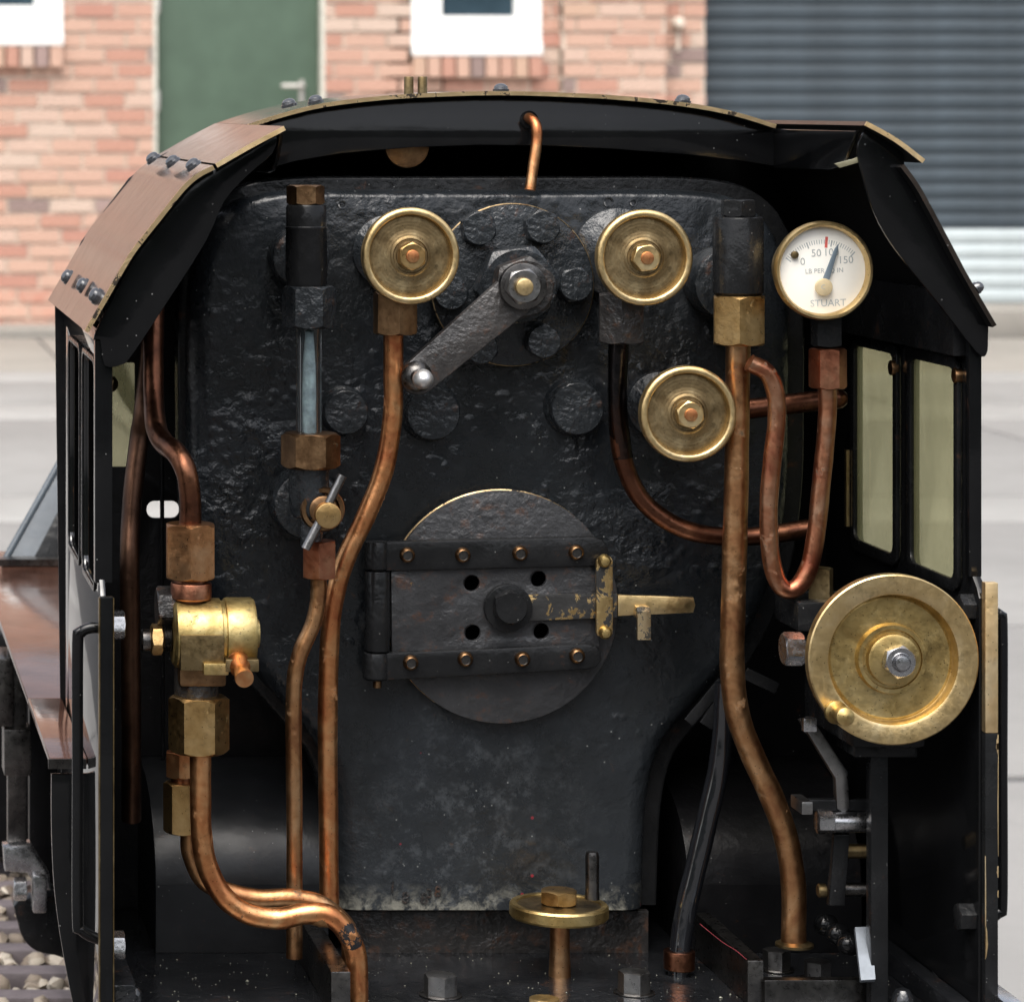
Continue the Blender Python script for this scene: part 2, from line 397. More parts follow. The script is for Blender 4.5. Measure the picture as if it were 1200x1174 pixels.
MT['nut_red'] = metal('red copper nut', (.24, .08, .045), (.38, .15, .085), (.48, .24, .14), (.26, .44), 1, .7)
MT['steel'] = metal('bright steel', (.32, .32, .33), (.48, .48, .49), (.62, .62, .63), (.18, .36), 1, .6)
MT['steel_mid'] = metal('grey steel', (.16, .155, .155), (.27, .265, .26), (.38, .37, .36), (.24, .42), 1, .6)
MT['steel_dark'] = metal('oily steel', (.05, .048, .048), (.11, .105, .10), (.19, .18, .17), (.22, .4), 1, .7)
def pane_mat(name, col, f):
    t = NT(name); out = t.t.nodes['Material Output']
    n = t.noise(30, 7, .7, .4, t.coord((1, 1, .35)))
    c = t.mix(t.ramp(n, (.35, 0.), (.65, 1.)), tuple(q * .68 for q in col), col)
    c = t.mix(t.math('MULTIPLY', t.specks(260, .12, .12), .6), c, tuple(q * .35 for q in col))
    t.set(Base_Color=c, Roughness=.12)
    tr = t.n('BsdfTransparent'); tr.inputs[0].default_value = (*[q ** .35 for q in col], 1)
    tl = t.n('BsdfTranslucent'); t.l(c, tl.inputs[0])
    a = t.n('MixShader'); a.inputs[0].default_value = .6; t.l(t.b.outputs[0], a.inputs[1]); t.l(tl.outputs[0], a.inputs[2])
    m = t.n('MixShader'); t.l(t.ramp(n, (.35, f * .95), (.65, f * 1.25)), m.inputs[0]); t.l(a.outputs[0], m.inputs[1]); t.l(tr.outputs[0], m.inputs[2])
    t.l(m.outputs[0], out.inputs[0]); return t.m
MT['perspex'] = pane_mat('dirty perspex', (.54, .52, .31), .55)
def glass_mat():
    t = NT('gauge glass'); t.set(Base_Color=(.86, .92, .93), Roughness=.06, IOR=1.35, Transmission_Weight=1.0); return t.m
MT['glass'] = glass_mat()
MT['lime'] = plain('lime scale', (.30, .35, .37), .5, var=.5, sc=220, bump=.5)
MT['dial'] = plain('dial enamel', (.90, .88, .81), .35, var=.04, sc=60, Coat_Weight=.4, Coat_Roughness=.05)
MT['ink'] = plain('faded dial print', (.40, .43, .43), .5, var=.2)
MT['redink'] = plain('red dial print', (.62, .12, .10), .5, var=.2)
MT['thread_red'] = plain('dark red thread', (.12, .008, .014), .7)
MT['needle'] = plain('blued needle', (.17, .22, .26), .35, .3, var=.2)
MT['strip'] = plain('dirty cream edge', (.16, .15, .095), .5, var=.4, sc=200)
MT['khaki'] = plain('grey paint inside', (.2, .2, .16), .5)

# ================================================================== THE YARD
YW = 16.6
def bx(px, Y=YW): return (px - VX) * Y / F
def bz(py, Y=YW): return H - (py - VY) * Y / F

def concrete(name, c, sc=1.0):
    t = NT(name); n = t.noise(1.3 * sc, 6, .6); n2 = t.noise(9 * sc, 7, .72, .4); n3 = t.noise(120, 3, .6)
    oi = t.n('ObjectInfo')
    col = t.mix(t.ramp(n, (.3, 0.), (.7, 1.)), tuple(q * .84 for q in c), tuple(min(1, q * 1.1) for q in c))
    col = t.mix(t.ramp(n2, (.5, 0.), (.75, .35)), col, tuple(q * .62 for q in c))
    col = t.mix(t.math('MULTIPLY', oi.outputs['Random'], .25), col, tuple(q * .75 for q in c))
    return t.set(Base_Color=col, Roughness=.85, Normal=t.bump(n3, .3, .004))
MT['concrete'] = concrete('pale yard concrete', (.212, .208, .20))
MT['concrete_light'] = concrete('white concrete strip', (.258, .254, .243))
MT['concrete_warm'] = concrete('weathered concrete', (.235, .22, .195))
MT['ground'] = concrete('dark asphalt yard', (.055, .055, .056))
me = Geo().add([(-120, -120, 0), (120, -120, 0), (120, 120, 0), (-120, 120, 0)], [(0, 1, 2, 3)])
ground = part('ground', me, MT['ground'], kind='structure', flat=True)
rows = [(2.2, 3.9, 'concrete'), (3.92, 5.55, 'concrete'), (5.6, 7.2, 'concrete'), (7.22, 9.0, 'concrete'), (9.02, 9.6, 'concrete_light'), (9.62, 11.95, 'concrete'),
        (11.97, 12.55, 'concrete_light'), (12.57, 13.6, 'concrete'), (13.62, 14.1, 'concrete_light'), (14.12, 16.15, 'concrete_warm')]
for a, b, m in rows:
    for i in range(4):
        x0 = -1.9 + i * 3.0
        part('concrete_bay', box((x0, a, -.02), (x0 + 2.985, b, .006)), MT[m], ground, bevel=.004)
part('kerb', box((bx(-900), 16.17, -.02), (bx(824), YW - .03, .05)), MT['concrete_warm'], ground, bevel=.01)
part('threshold', box((bx(826), 16.2, -.02), (bx(2300), 17.0, .14)), MT['concrete_warm'], ground, bevel=.015)

# unseen dark tree mass added behind the camera, for black paint to mirror
hg_ = Geo(); rnd = random.Random(3)
for i in range(5200):
    x = rnd.uniform(-22, 26); z = rnd.uniform(0, 4.6) ** 1.0; y = -13 + rnd.uniform(-1.1, 1.1) * (1 - (z / 6) ** 2) + .5 * math.sin(x * .9) ; r = rnd.uniform(.12, .42)
    a_ = Vector((rnd.uniform(-1, 1), rnd.uniform(-1, 1), rnd.uniform(-1, 1))).normalized(); b_ = a_.orthogonal().normalized(); c_ = a_.cross(b_)
    o_ = Vector((x, y, z + .5 * math.sin(x * 1.7) * (z / 5)))
    hg_.add([o_ + b_ * r, o_ + c_ * r * .6, o_ - b_ * r, o_ - c_ * r * .6], [(0, 1, 2, 3)])
hg_ += box((-22, -13.5, 0), (26, -12.6, 3.9))
part('unseen_dark_trees', hg_, plain('dark leaves', (.045, .07, .03), .6, var=.5, sc=2), kind='stuff', flat=True)
# ------------------------------------------------------------------ workshop
shop = empty('workshop_building', (bx(500), YW, 0), 'brick workshop with green door, white windows and dark roller shutter behind the locomotive', 'building')
def brick_mat(name, attr):
    t = NT(name)
    if attr: a = t.n('Attribute', attribute_name='tone'); r = a.outputs['Fac']
    else: a = t.n('ObjectInfo'); r = a.outputs['Random']
    x = t.n('ValToRGB'); t.l(r, x.inputs[0]); cr = x.color_ramp; cr.interpolation = 'CONSTANT'
    st = [(0, (.56, .345, .262)), (.17, (.52, .288, .215)), (.34, (.58, .405, .325)), (.46, (.47, .225, .165)), (.60, (.55, .335, .255)), (.74, (.58, .44, .36)), (.81, (.45, .20, .15)), (.88, (.53, .34, .245)), (.945, (.22, .15, .145)), (.972, (.31, .21, .20))]
    while len(cr.elements) < len(st): cr.elements.new(.5)
    for e, (p, c) in zip(cr.elements, st): e.position = p; e.color = (*c, 1)
    n = t.noise(18, 6, .7); n2 = t.noise(90, 4, .65)
    col = t.mix(t.ramp(n, (.42, 0.), (.72, .6)), x.outputs[0], (.52, .42, .33))
    col = t.mix(t.ramp(n2, (.5, 0.), (.8, .4)), col, (.22, .12, .09))
    return t.set(Base_Color=col, Roughness=.9, Normal=t.bump(n2, .5, .006))
MT['brick'] = brick_mat('pink brick', False); MT['brick_far'] = brick_mat('pink brick wall', True)
MT['mortar'] = plain('pale mortar', (.57, .49, .41), .95, var=.15, sc=12, bump=.3, bsc=120)
MT['white'] = plain('white painted frame', (.82, .82, .80), .4, var=.03, sc=8)
MT['green'] = plain('green door paint', (.070, .108, .076), .38, var=.12, sc=6)
MT['pane_dark'] = plain('window glass', (.03, .05, .065), .05, var=.2, sc=6)
MT['slat'] = plain('slate blue slat', (.036, .050, .062), .55, var=.25, sc=5)
MT['slat_pale'] = plain('pale galvanised slat', (.42, .47, .48), .45, var=.14, sc=4)
MT['zinc'] = plain('door furniture', (.55, .52, .48), .35, .6)
X0, X1, ZT = bx(-1500), bx(826), 5.6
openings = [(bx(179), bx(381), -.1, bz(-330)), (bx(481), bx(634), bz(63), bz(-240)), (bx(-80), bx(74), bz(51), bz(-240))]
def in_open(x0, x1, z0, z1):
    return any(x1 > a + .002 and x0 < b - .002 and z1 > c + .002 and z0 < d - .002 for a, b, c, d in openings)
def box5(g, x0, x1, y0, y1, z0, z1):
    v = [(x0, y0, z0), (x1, y0, z0), (x1, y0, z1), (x0, y0, z1), (x0, y1, z0), (x1, y1, z0), (x1, y1, z1), (x0, y1, z1)]
    g.add(v, [(0, 1, 2, 3), (1, 5, 6, 2), (4, 0, 3, 7), (3, 2, 6, 7), (4, 5, 1, 0)])
def clip_open(x0, x1, z0, z1):
    """pieces of a brick left beside the openings"""
    segs = [(x0, x1)]
    for a, b, c, d in openings:
        if z1 > c + .02 and z0 < d - .02:
            n = []
            for p, q in segs:
                if q <= a or p >= b: n.append((p, q)); continue
                if p < a: n.append((p, a))
                if q > b: n.append((b, q))
            segs = n
    return [(p, q) for p, q in segs if q - p > .012]
far = Geo(); tones = []; near_list = []
pilA, pilB = bx(655), bx(776)
for c in range(int(ZT / .075)):
    z0 = c * .075 + .005; z1 = z0 + .060
    off = .1085 * (c % 2) + (.05 if (c // 2) % 2 else 0)
    k = 0; x = X0 - .3 + off
    while x < X1:
        for p, q in clip_open(max(x, X0), min(x + .203, X1), z0, z1):
            segs = [(p, q, 0)]
            for e in (pilA, pilB):
                segs = [t for (a, b, d) in segs for t in (((a, e - .004, d), (e + .004, b, d)) if a < e - .02 and b > e + .02 else ((a, b, d),))]
            for a, b, d in segs:
                mid = (a + b) / 2; pro = .075 if pilA < mid < pilB else 0
                vis = (bx(-12) < b and a < X1 and ((bx(182) > a and bz(330) < z1 and z0 < bz(-12)) or (a > bx(378) and bz(124) < z1 and z0 < bz(-8))))
                if vis and len(near_list) < 300: near_list.append((a, b, pro, z0, z1))
                else:
                    n0 = len(far.f); jy = random.uniform(-.003, .003); box5(far, a, b, YW - .012 - pro + jy, YW + .02, z0, z1)
                    tones += [random.random()] * (len(far.f) - n0)
        x += .217
unit = {}
def unit_brick():
    g = box((-.5, -.5, -.5), (.5, .5, .5)); me = bpy.data.meshes.new('brick'); me.from_pydata([tuple(q) for q in g.v], [], g.f)
    me.materials.append(MT['brick']); return me
ub = unit_brick()
for i, (a, b, pro, z0, z1) in enumerate(near_list):
    y0 = YW - .012 - pro + random.uniform(-.004, .004); y1 = YW + .02
    o = link('brick', ub, None, shop, loc=((a + b) / 2, (y0 + y1) / 2, (z0 + z1) / 2)); o.scale = (b - a, y1 - y0, z1 - z0)
fo = part('brickwork', far, MT['brick_far'], shop, kind='stuff', flat=True)
at = fo.data.attributes.new('tone', 'FLOAT', 'FACE'); at.data.foreach_set('value', tones)
# mortar bed behind the bricks, cut round the openings
mq = [[(X0, 0), (X1, 0), (X1, ZT), (X0, ZT)]] + [[(a, max(c, .001)), (b, max(c, .001)), (b, d), (a, d)] for a, b, c, d in openings]
part('mortar_bed', outline(mq, .3, 0.001, lambda u, v, w_: Vector((u, YW + .3 - w_, v))), MT['mortar'], shop)
part('pilaster_core', box((pilA + .004, YW - .075, 0), (pilB - .004, YW, ZT)), MT['mortar'], shop)
part('coping', box((X0 - .1, YW - .1, ZT), (bx(2300), YW + .5, ZT + .12)), MT['concrete_warm'], shop, bevel=.01)
part('back_wall', box((X0, YW + .32, 0), (bx(2300), YW + .42, ZT)), MT['mortar'], shop)
part('lintel_wall', box((X1 + .002, YW, 3.7), (bx(2300), YW + .3, ZT)), MT['mortar'], shop)
# door
a, b, c, d = openings[0]
dr = part('door', box((a + .025, YW + .06, .03), (b - .025, YW + .105, d - .03)), MT['green'], shop, bevel=.004)
fr = Geo(); box5(fr, a, a + .022, YW - .005, YW + .1, 0, d); box5(fr, b - .022, b, YW - .005, YW + .1, 0, d); box5(fr, a + .022, b - .022, YW - .005, YW + .1, d - .025, d)
part('frame', fr, plain('door frame', (.55, .54, .47), .5), dr)
hx, hz = bx(344), bz(101)
part('handle', tube([(hx + .05, YW + .055, hz - .0), (hx + .05, YW + .01, hz), (hx + .03, YW - .005, hz), (hx - .06, YW - .005, hz)], .011, 10) + box((hx + .035, YW + .052, hz - .11), (hx + .06, YW + .062, hz + .03)), MT['zinc'], dr)
for py in (4, 118, 470):
    part('hinge', cyl((bx(186), YW + .05, bz(py) - .05), UP, .012, .1, seg=10), MT['zinc'], dr)
# windows
for (a, b, c, d), (pa, pb, pc) in ((openings[1], (517, 602, 19)), (openings[2], (-45, 40, 7))):
    x0_, x1_, z0_, z1_ = bx(pa), bx(pb), bz(pc), d - .12
    wg_ = Geo()
    for lo_, hi_ in (((a + .002, c + .002), (x0_, d)), ((x1_, c + .002), (b - .002, d)), ((x0_ + .0005, c + .002), (x1_ - .0005, z0_)), ((x0_ + .0005, z1_), (x1_ - .0005, d))):
        wg_ += box((lo_[0], YW - .022, lo_[1]), (hi_[0], YW + .06, hi_[1]))
    wf = part('window', wg_, MT['white'], shop)
    part('pane', box((bx(pa) - .01, YW + .02, bz(pc) - .01), (bx(pb) + .01, YW + .028, d - .11)), MT['pane_dark'], wf)
    part('sill', box((a - .0, YW - .05, c - .012), (b + .0, YW - .0265, c + .05)), MT['white'], wf, bevel=.006)
    n = 9
    for i in range(n):
        x0 = a + i * (b - a) / n
        o = link('sill_brick', ub, None, shop, loc=(x0 + .035, YW - .02, c - .068)); o.scale = (.06, .06, .1)
        o.location.y -= .012
# outside light and its conduit
lx, lz = bx(793), bz(28)
lp = part('wall_light', lathe((lx, YW - .012, lz), TOCAM, [(0, 0), (.03, 0), (.032, .02), (.027, .05), (.02, .065), (0, .068)], 20), MT['mortar'], shop, label='small round white light on the brick beside the shutter')
part('conduit', tube([(lx, YW - .025, lz - .04), (lx, YW - .025, lz - .09), (lx, YW - .025, lz - .14)], .011, 8), MT['mortar'], lp)
# roller shutter, slat by slat
SY = YW + .12
sh = part('roller_shutter', box((X1 + .005, SY + .03, .14), (bx(2300), SY + .05, 3.7)), MT['slat'], shop, label='dark slatted roller shutter with pale lowest slats')
def slat_mesh(name, m, w_):
    g = Geo(); n = 6; prof = []
    for i in range(n + 1):
        t = i / n; prof.append((-.0065 * math.sin(math.pi * t), -.034 + .068 * t))
    prof += [(.012, .034), (.012, .0375), (.02, .0375), (.02, -.0365), (.004, -.0365)]
    v = [(-w_ / 2, y, z) for y, z in prof] + [(w_ / 2, y, z) for y, z in prof]; k = len(prof)
    f = [(i, (i + 1) % k, k + (i + 1) % k, k + i) for i in range(k)]
    me = bpy.data.meshes.new(name); me.from_pydata(v, [], [q[::-1] for q in f]); me.materials.append(m)
    me.polygons.foreach_set('use_smooth', [True] * len(me.polygons)); me.set_sharp_from_angle(angle=R(40)); return me
sw = bx(2300) - X1 - .02
sm_d = slat_mesh('slat', MT['slat'], sw); sm_p = slat_mesh('slat', MT['slat_pale'], sw)
zc = .18; i = 0
while zc < 3.68:
    link('slat', sm_p if zc < bz(262, SY) - .03 else sm_d, None, sh, loc=((X1 + bx(2300)) / 2, SY, zc)); zc += .075

# ------------------------------------------------------------------ raised miniature track
DZ = H - .44
trk = empty('miniature_track', (.265, 1.2, DZ - .02), 'raised miniature railway track with grey sleepers in pale ballast beneath the locomotive', 'track')
MT['sleeper'] = plain('weathered sleeper', (.095, .08, .085), .7, var=.35, sc=60, bump=.4, bsc=300)
MT['stone'] = None
t = NT('pale ballast stone'); oi = t.n('TexVoronoi'); t.l(t.coord(), oi.inputs['Vector']); oi.inputs['Scale'].default_value = 60
sp = t.n('SeparateColor'); t.l(oi.outputs['Color'], sp.inputs[0])
MT['stone'] = t.set(Base_Color=t.ramp(sp.outputs[0], (0, (.11, .085, .065)), (.5, (.24, .20, .155)), (1, (.40, .36, .30))), Roughness=.8, Normal=t.bump(t.noise(300, 3), .4, .001))
part('viaduct', box((-.06, .95, 0), (.59, 2.62, DZ - .025)), MT['concrete_warm'], trk, bevel=.008)
part('bed', box((-.05, .96, DZ - .024), (.58, 2.61, DZ - .012)), plain('ballast bed', (.12, .095, .08), .95, var=.4, sc=90, bump=.8, bsc=150), trk)
sb = box((-.03, -.0085, -.012), (.56, .0085, 0)); slm = None
yy = 1.0; k = 0; slp = []
while yy < 2.58:
    slp.append(yy)
    if slm is None:
        s0 = part('sleeper', Geo().add([q + Vector((0, yy, DZ)) for q in sb.v], sb.f), MT['sleeper'], trk, bevel=.0015); slm = s0.data; sx0 = WPOS[s0.name].copy(); ref = yy
    else:
        link('sleeper', slm, None, trk, loc=sx0 + Vector((random.uniform(-.004, .004), yy - ref, 0)))
    yy += .0465 + random.uniform(-.002, .002); k += 1
st = Geo()
for i in range(5200):
    x = random.uniform(-.045, .25); y = random.uniform(1.35, 2.6); r = random.uniform(.003, .0082)
    if min(abs(y - q_) for q_ in slp) < .0075: continue
    gz = DZ - .010 + random.uniform(0, .009)
    ph = (1 + 5 ** .5) / 2
    base = [(-1, ph, 0), (1, ph, 0), (-1, -ph, 0), (1, -ph, 0), (0, -1, ph), (0, 1, ph), (0, -1, -ph), (0, 1, -ph), (ph, 0, -1), (ph, 0, 1), (-ph, 0, -1), (-ph, 0, 1)]
    sc_ = Vector((random.uniform(.7, 1.3), random.uniform(.7, 1.2), random.uniform(.5, .85))) * r * .5
    an_ = random.uniform(0, 6.28); ca, sa = math.cos(an_), math.sin(an_)
    vv = []
    for b_ in base:
        q_ = Vector([b_[k_] * sc_[k_] * random.uniform(.75, 1.15) for k_ in range(3)])
        vv.append(Vector((x + q_.x * ca - q_.y * sa, y + q_.x * sa + q_.y * ca, gz + q_.z)))
    st.add(vv, [(0, 11, 5), (0, 5, 1), (0, 1, 7), (0, 7, 10), (0, 10, 11), (1, 5, 9), (5, 11, 4), (11, 10, 2), (10, 7, 6), (7, 1, 8), (3, 9, 4), (3, 4, 2), (3, 2, 6), (3, 6, 8), (3, 8, 9), (4, 9, 5), (2, 4, 11), (6, 2, 10), (8, 6, 7), (9, 8, 1)])
part('ballast', st, MT['stone'], trk, kind='stuff', sharp=48)
CX = .264
for sx in (-1, 1):
    part('rail', box((CX + sx * .092 - .004, .97, DZ + .001), (CX + sx * .092 + .004, 2.6, DZ + .016)), MT['steel_dark'], trk, bevel=.001)

# ================================================================== THE LOCOMOTIVE
loco = empty('miniature_locomotive', (CX, 1.3, DZ + .016), 'black miniature steam locomotive with open cab, copper pipes and brass handwheels', 'locomotive')
def lp_(name, g, m, label=None, parent=None, **kw): return part(name, g, MT[m], parent or loco, label, **kw)
YB = 1.265
# ------- backhead (flanged plate)
half = [(395, 1066), (393, 1000), (388, 930), (372, 875), (335, 830), (292, 780), (258, 720), (236, 655), (224, 570), (222, 470), (222, 390), (226, 325), (240, 275), (268, 243), (305, 228), (360, 223), (450, 223)]
mir = [(1152 - x, y) for x, y in half[::-1]]
def dense(pts, n=5): return smooth2(pts, n, False)
bo = dense(half) + dense(mir)
def inset(poly, d):
    m = len(poly); out = []
    for i in range(m):
        p0 = Vector(poly[max(i - 1, 0)]); p2 = Vector(poly[min(i + 1, m - 1)]); t = (p2 - p0)
        if i in (0, m - 1): t.x = 0
        t.normalize(); out.append((poly[i][0] - t.y * d, poly[i][1] + t.x * d))
    return out
def ringplate(poly, Y, r, depth, seg=6, sgn=1, topflat=False):
    """plate with a rolled edge of radius r (photo px), outline at depth Y+r, then back by depth"""
    g = Geo(); rows = []; v = []
    rm = L(r, Y)
    rows.append([Vector((P(a, b, Y).x, Y + depth, P(a, b, Y).z)) for a, b in poly])
    for k in range(seg + 1):
        th = math.pi / 2 * k / seg
        q = inset(poly, sgn * r * (1 - math.cos(th)))
        if topflat:
            q = [(a_, b_ if b0 > 300 else b0 + (b_ - b0) * (.35 + .65 * max(0, (b0 - 223) / 77))) for (a_, b_), (a0, b0) in zip(q, poly)]
        rows.append([Vector((P(a, b, Y).x, Y + rm * (1 - math.sin(th)), P(a, b, Y).z)) for a, b in q])
    m = len(poly); f = []
    for row in rows: v += row
    for i in range(len(rows) - 1):
        for j in range(m):
            k = (j + 1) % m; f.append((i * m + j, i * m + k, (i + 1) * m + k, (i + 1) * m + j))
    f.append(tuple((len(rows) - 1) * m + j for j in range(m)))
    return g.add(v, f)
def area(p): return sum(p[i - 1][0] * p[i][1] - p[i][0] * p[i - 1][1] for i in range(len(p))) / 2
sg = 1 if area(bo) > 0 else -1
# sharp bottom edge: the flange radius is kept small there by clamping
bh = ringplate(bo, YB, 26, .02, 6, sg, True)
zbot = P(0, 1066, YB).z
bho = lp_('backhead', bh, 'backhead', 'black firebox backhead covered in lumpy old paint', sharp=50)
# cladding band round it
co = inset(bo, -13 * sg)
co = [(a, min(b, 1060)) for a, b in co]
co = [(a, (b if b > 260 else b - 3)) for a, b in co]
lp_('cladding', ringplate(co, YB + .014, 4, .012, 3, sg), 'satin', 'black cladding band round the backhead', sharp=50)
lp_('firebox', ringplate(inset(bo, 32 * sg), YB + .022, 2, .062, 2, sg), 'dark', sharp=50)
lp_('ashpan', plate([(400, 1064), (757, 1064), (757, 1130), (400, 1130)], 1.279, .004), 'rusty_lumpy')
# stays and studs
for (x, y, r, m) in ((503, 482, 32, 'lumpy'), (671, 477, 31, 'lumpy'), (402, 481, 26, 'lumpy')):
    st_ = lp_('stay_washer', lathe(P(x, y, YB), TOCAM, [(L(r * 1.16, YB), -.001), (L(r * 1.08, YB), .0012), (L(r * 1.0, YB), .0022), (0, .0022)], 32), m)
    lp_('stay_bolt', hexn(P(x, y, YB) + TOCAM * .002, TOCAM, L(r, YB), .0065, random.random(), n=12, ch=.8), m, parent=st_)
for (x, y, r) in ((713, 237, 6), (742, 238, 4), (401, 240, 5)):
    lp_('stamped_ring', lathe(P(x, y, YB), TOCAM, [(L(r, YB), 0), (L(r, YB), .0006), (L(r * .7, YB), .0006), (L(r * .7, YB), 0)], 20), 'backhead')
nums = Geo()
for s_, x, y, z in (('1', 460, 1040, .0062), ('8', 475, 1052, .0062), ('8', 497, 1053, .006), ('3', 503, 1047, .005), ('8', 513, 1045, .006)):
    nums += text(s_, (x, y), z, YB - .0004, R(-4), ext=.0003)
lp_('stamped_figures', nums, 'rusty_lumpy')

# ------- regulator
YF = 1.263
fc = (597, 333)
reg = lp_('regulator', cyl(P(*fc, YF) + Vector((0, .003, 0)), TOCAM, L(95, YF), .0085, .0006, 64), 'lumpy', 'black bolted regulator flange with long handle')
lp_('flange_edge', lathe(P(*fc, YF) + TOCAM * .0042, TOCAM, [(L(94, YF), 0), (L(95.3, YF), .0002), (L(95.3, YF), .0009), (L(94.2, YF), .0014)], 64), 'brass_edge', parent=reg)
for dx, dy in ((-42, -66), (32, -68), (70, -1), (33, 65), (-40, 72), (-75, 9)):
    lp_('flange_bolt', hexn(P(fc[0] + dx, fc[1] + dy, YF) + TOCAM * .0055, TOCAM, L(21.5, YF), .0062, random.random() * 1.0, ch=.7), 'lumpy', parent=reg)
gl = P(601, 333, 1.257)
lp_('gland', hexn(gl, TOCAM, L(50, 1.25), .0125, R(8), n=6, ch=.6), 'lumpy', parent=reg)
yl = 1.238
lp_('gland_nut', hexn(P(609, 336, 1.2445), TOCAM, L(38, yl), .010, R(20), n=6, ch=.5) , 'rusty_lumpy', parent=reg)
lp_('gland_collar', cyl(P(611, 335, 1.2345), TOCAM, L(27.5, yl), .004, .0005), 'steel_dark', parent=reg)
lv = []
A = Vector((601, 345)); B = Vector((488, 441)); dn = (B - A).normalized(); pn = Vector((-dn.y, dn.x))
for t in range(9): th = R(-90 + 180 * t / 8); q = B + dn * 21 * math.cos(th) + pn * 21 * math.sin(th); lv.append((q.x, q.y))
for t in range(9): th = R(90 + 180 * t / 8); q = A + dn * 25 * math.cos(th) + pn * 25 * math.sin(th); lv.append((q.x, q.y))
lvo = lp_('regulator_handle', plate(lv, 1.2385, .0045, bev=.0008), 'lever', parent=reg)
lp_('nut', hexn(P(611, 335, 1.2305), TOCAM, L(22, yl), .0055, R(12), ch=.7), 'steel_mid', parent=reg)
lp_('stud', cyl(P(613, 336, 1.2255), TOCAM, L(10.5, yl), .0032, .0008), 'brass', parent=reg)
lp_('grip', lathe(P(488, 441, 1.234), TOCAM, [(L(18, yl), -.001), (L(18, yl), .001), (L(14, yl), .0028), (L(9, yl), .0035), (L(8.5, yl), .010)], 28), 'steel_dark', parent=reg)
lp_('grip_ball', lathe(P(488, 441, 1.234), TOCAM, [(L(8, yl), .0098), (L(10.5, yl), .0108), (L(12, yl), .0128), (L(11.2, yl), .0150), (L(8, yl), .0166), (L(4, yl), .0175), (0, .0178)], 28), 'ball', parent=reg)

# ------- handwheels
def handwheel(c, r, Y, label, rimm='brass', webm='brass_web', nutm='brass', boss=.30, coc=None, rot=.2):
    Rr = L(r, Y); p = P(*c, Y)
    hw = lp_('handwheel', lathe(p, TOCAM, [(.80 * Rr, -.20 * Rr), (.93 * Rr, -.22 * Rr), (1.0 * Rr, -.13 * Rr), (1.0 * Rr, .02 * Rr), (.99 * Rr, .06 * Rr), (.965 * Rr, .088 * Rr), (.92 * Rr, .1 * Rr), (.87 * Rr, .095 * Rr), (.85 * Rr, .075 * Rr), (.832 * Rr, -.02 * Rr)], 64, True), rimm, label, sharp=40)
    wb = [(.84, -.06), (.80, -.05), (.72, -.04), (.60, -.045), (.50, -.04), (.47, -.03), (.42, -.02), (.40, 0), (.36, .01), (.345, -.01), (.30, -.01), (.28, .02), (0, .02)]
    lp_('web', lathe(p, TOCAM, [(a * Rr, b * Rr) for a, b in wb], 56), webm, parent=hw)
    lp_('nut', hexn(p + TOCAM * .015 * Rr, TOCAM, boss * Rr, .24 * Rr, rot, ch=.6), nutm, parent=hw)
    lp_('spindle', cyl(p + TOCAM * .2 * Rr, TOCAM, .135 * Rr, .09 * Rr, .0003), 'copper', parent=hw)
    return hw
def valve_body(c, r, Y, m='lumpy', rb=30, **kw):
    p = P(*c, Y); x = p.x; h = YB + .002 - Y
    return lp_('valve_body', lathe(Vector((p.x, YB + .002, p.z)), TOCAM, [(L(r, Y), 0), (L(r, Y), .006), (L(r * .8, Y), .008), (L(rb * .7, Y), .012), (L(rb * .7, Y), h - .008), (L(rb * .45, Y), h - .006), (L(rb * .45, Y), h)], 32), m, **kw)
Y1 = 1.222
valve_body((478, 300), 44, Y1); valve_body((755, 302), 54, Y1); valve_body((806, 486), 40, Y1)
handwheel((481, 300), 57, Y1, 'brass handwheel above the left copper pipe', nutm='bronze', rot=.5)
handwheel((755, 302), 56.5, Y1, 'brass handwheel above the blackened pipe')
handwheel((806, 485), 56.5, Y1 - .004, 'brass handwheel lowest on the backhead, beside the tall brown pipe', rot=.7)
# valve outlets under the two upper wheels
YV = 1.236
lp_('outlet_nut', hexn(P(463, 392, YV), UP, L(27, YV), L(50, YV), R(32)), 'bronze_dark', 'grimy bronze nut under the left handwheel')
lp_('outlet_nut', hexn(P(728, 402, YV), UP, L(29, YV), L(58, YV), R(18)), 'rusty_lumpy', 'blackened nut under the right upper handwheel')
def pipe(pts, r, m, label, Y=None, rr=None, **kw):
    q = [P(p[0], p[1], p[2] if len(p) > 2 else Y) for p in pts]
    return lp_('pipe', tube(q, rr or L(r, Y or pts[0][2]), 22, 12), m, label, **kw)
pipe([(461, 388), (461, 440), (460, 490), (450, 550), (430, 602), (405, 655), (391, 705), (386, 760), (384, 850), (385, 960), (386, 1080)], 11.5, 'copper', 'orange copper pipe from the left handwheel valve down to the footplate', Y=1.237)
pipe([(725, 398), (724, 440), (724, 490), (730, 538), (748, 580), (778, 608), (815, 624), (860, 629), (905, 626), (948, 619)], 11, 'copper_dark', 'dark copper pipe bending from the right upper valve under the tall pipe', Y=1.246)
lp_('pipe_sleeve', tube([P(725, 399, 1.246), P(724, 440, 1.246), P(724, 488, 1.246), P(730, 537, 1.246)], L(11.6, 1.246), 22, 12), 'black_pipe')

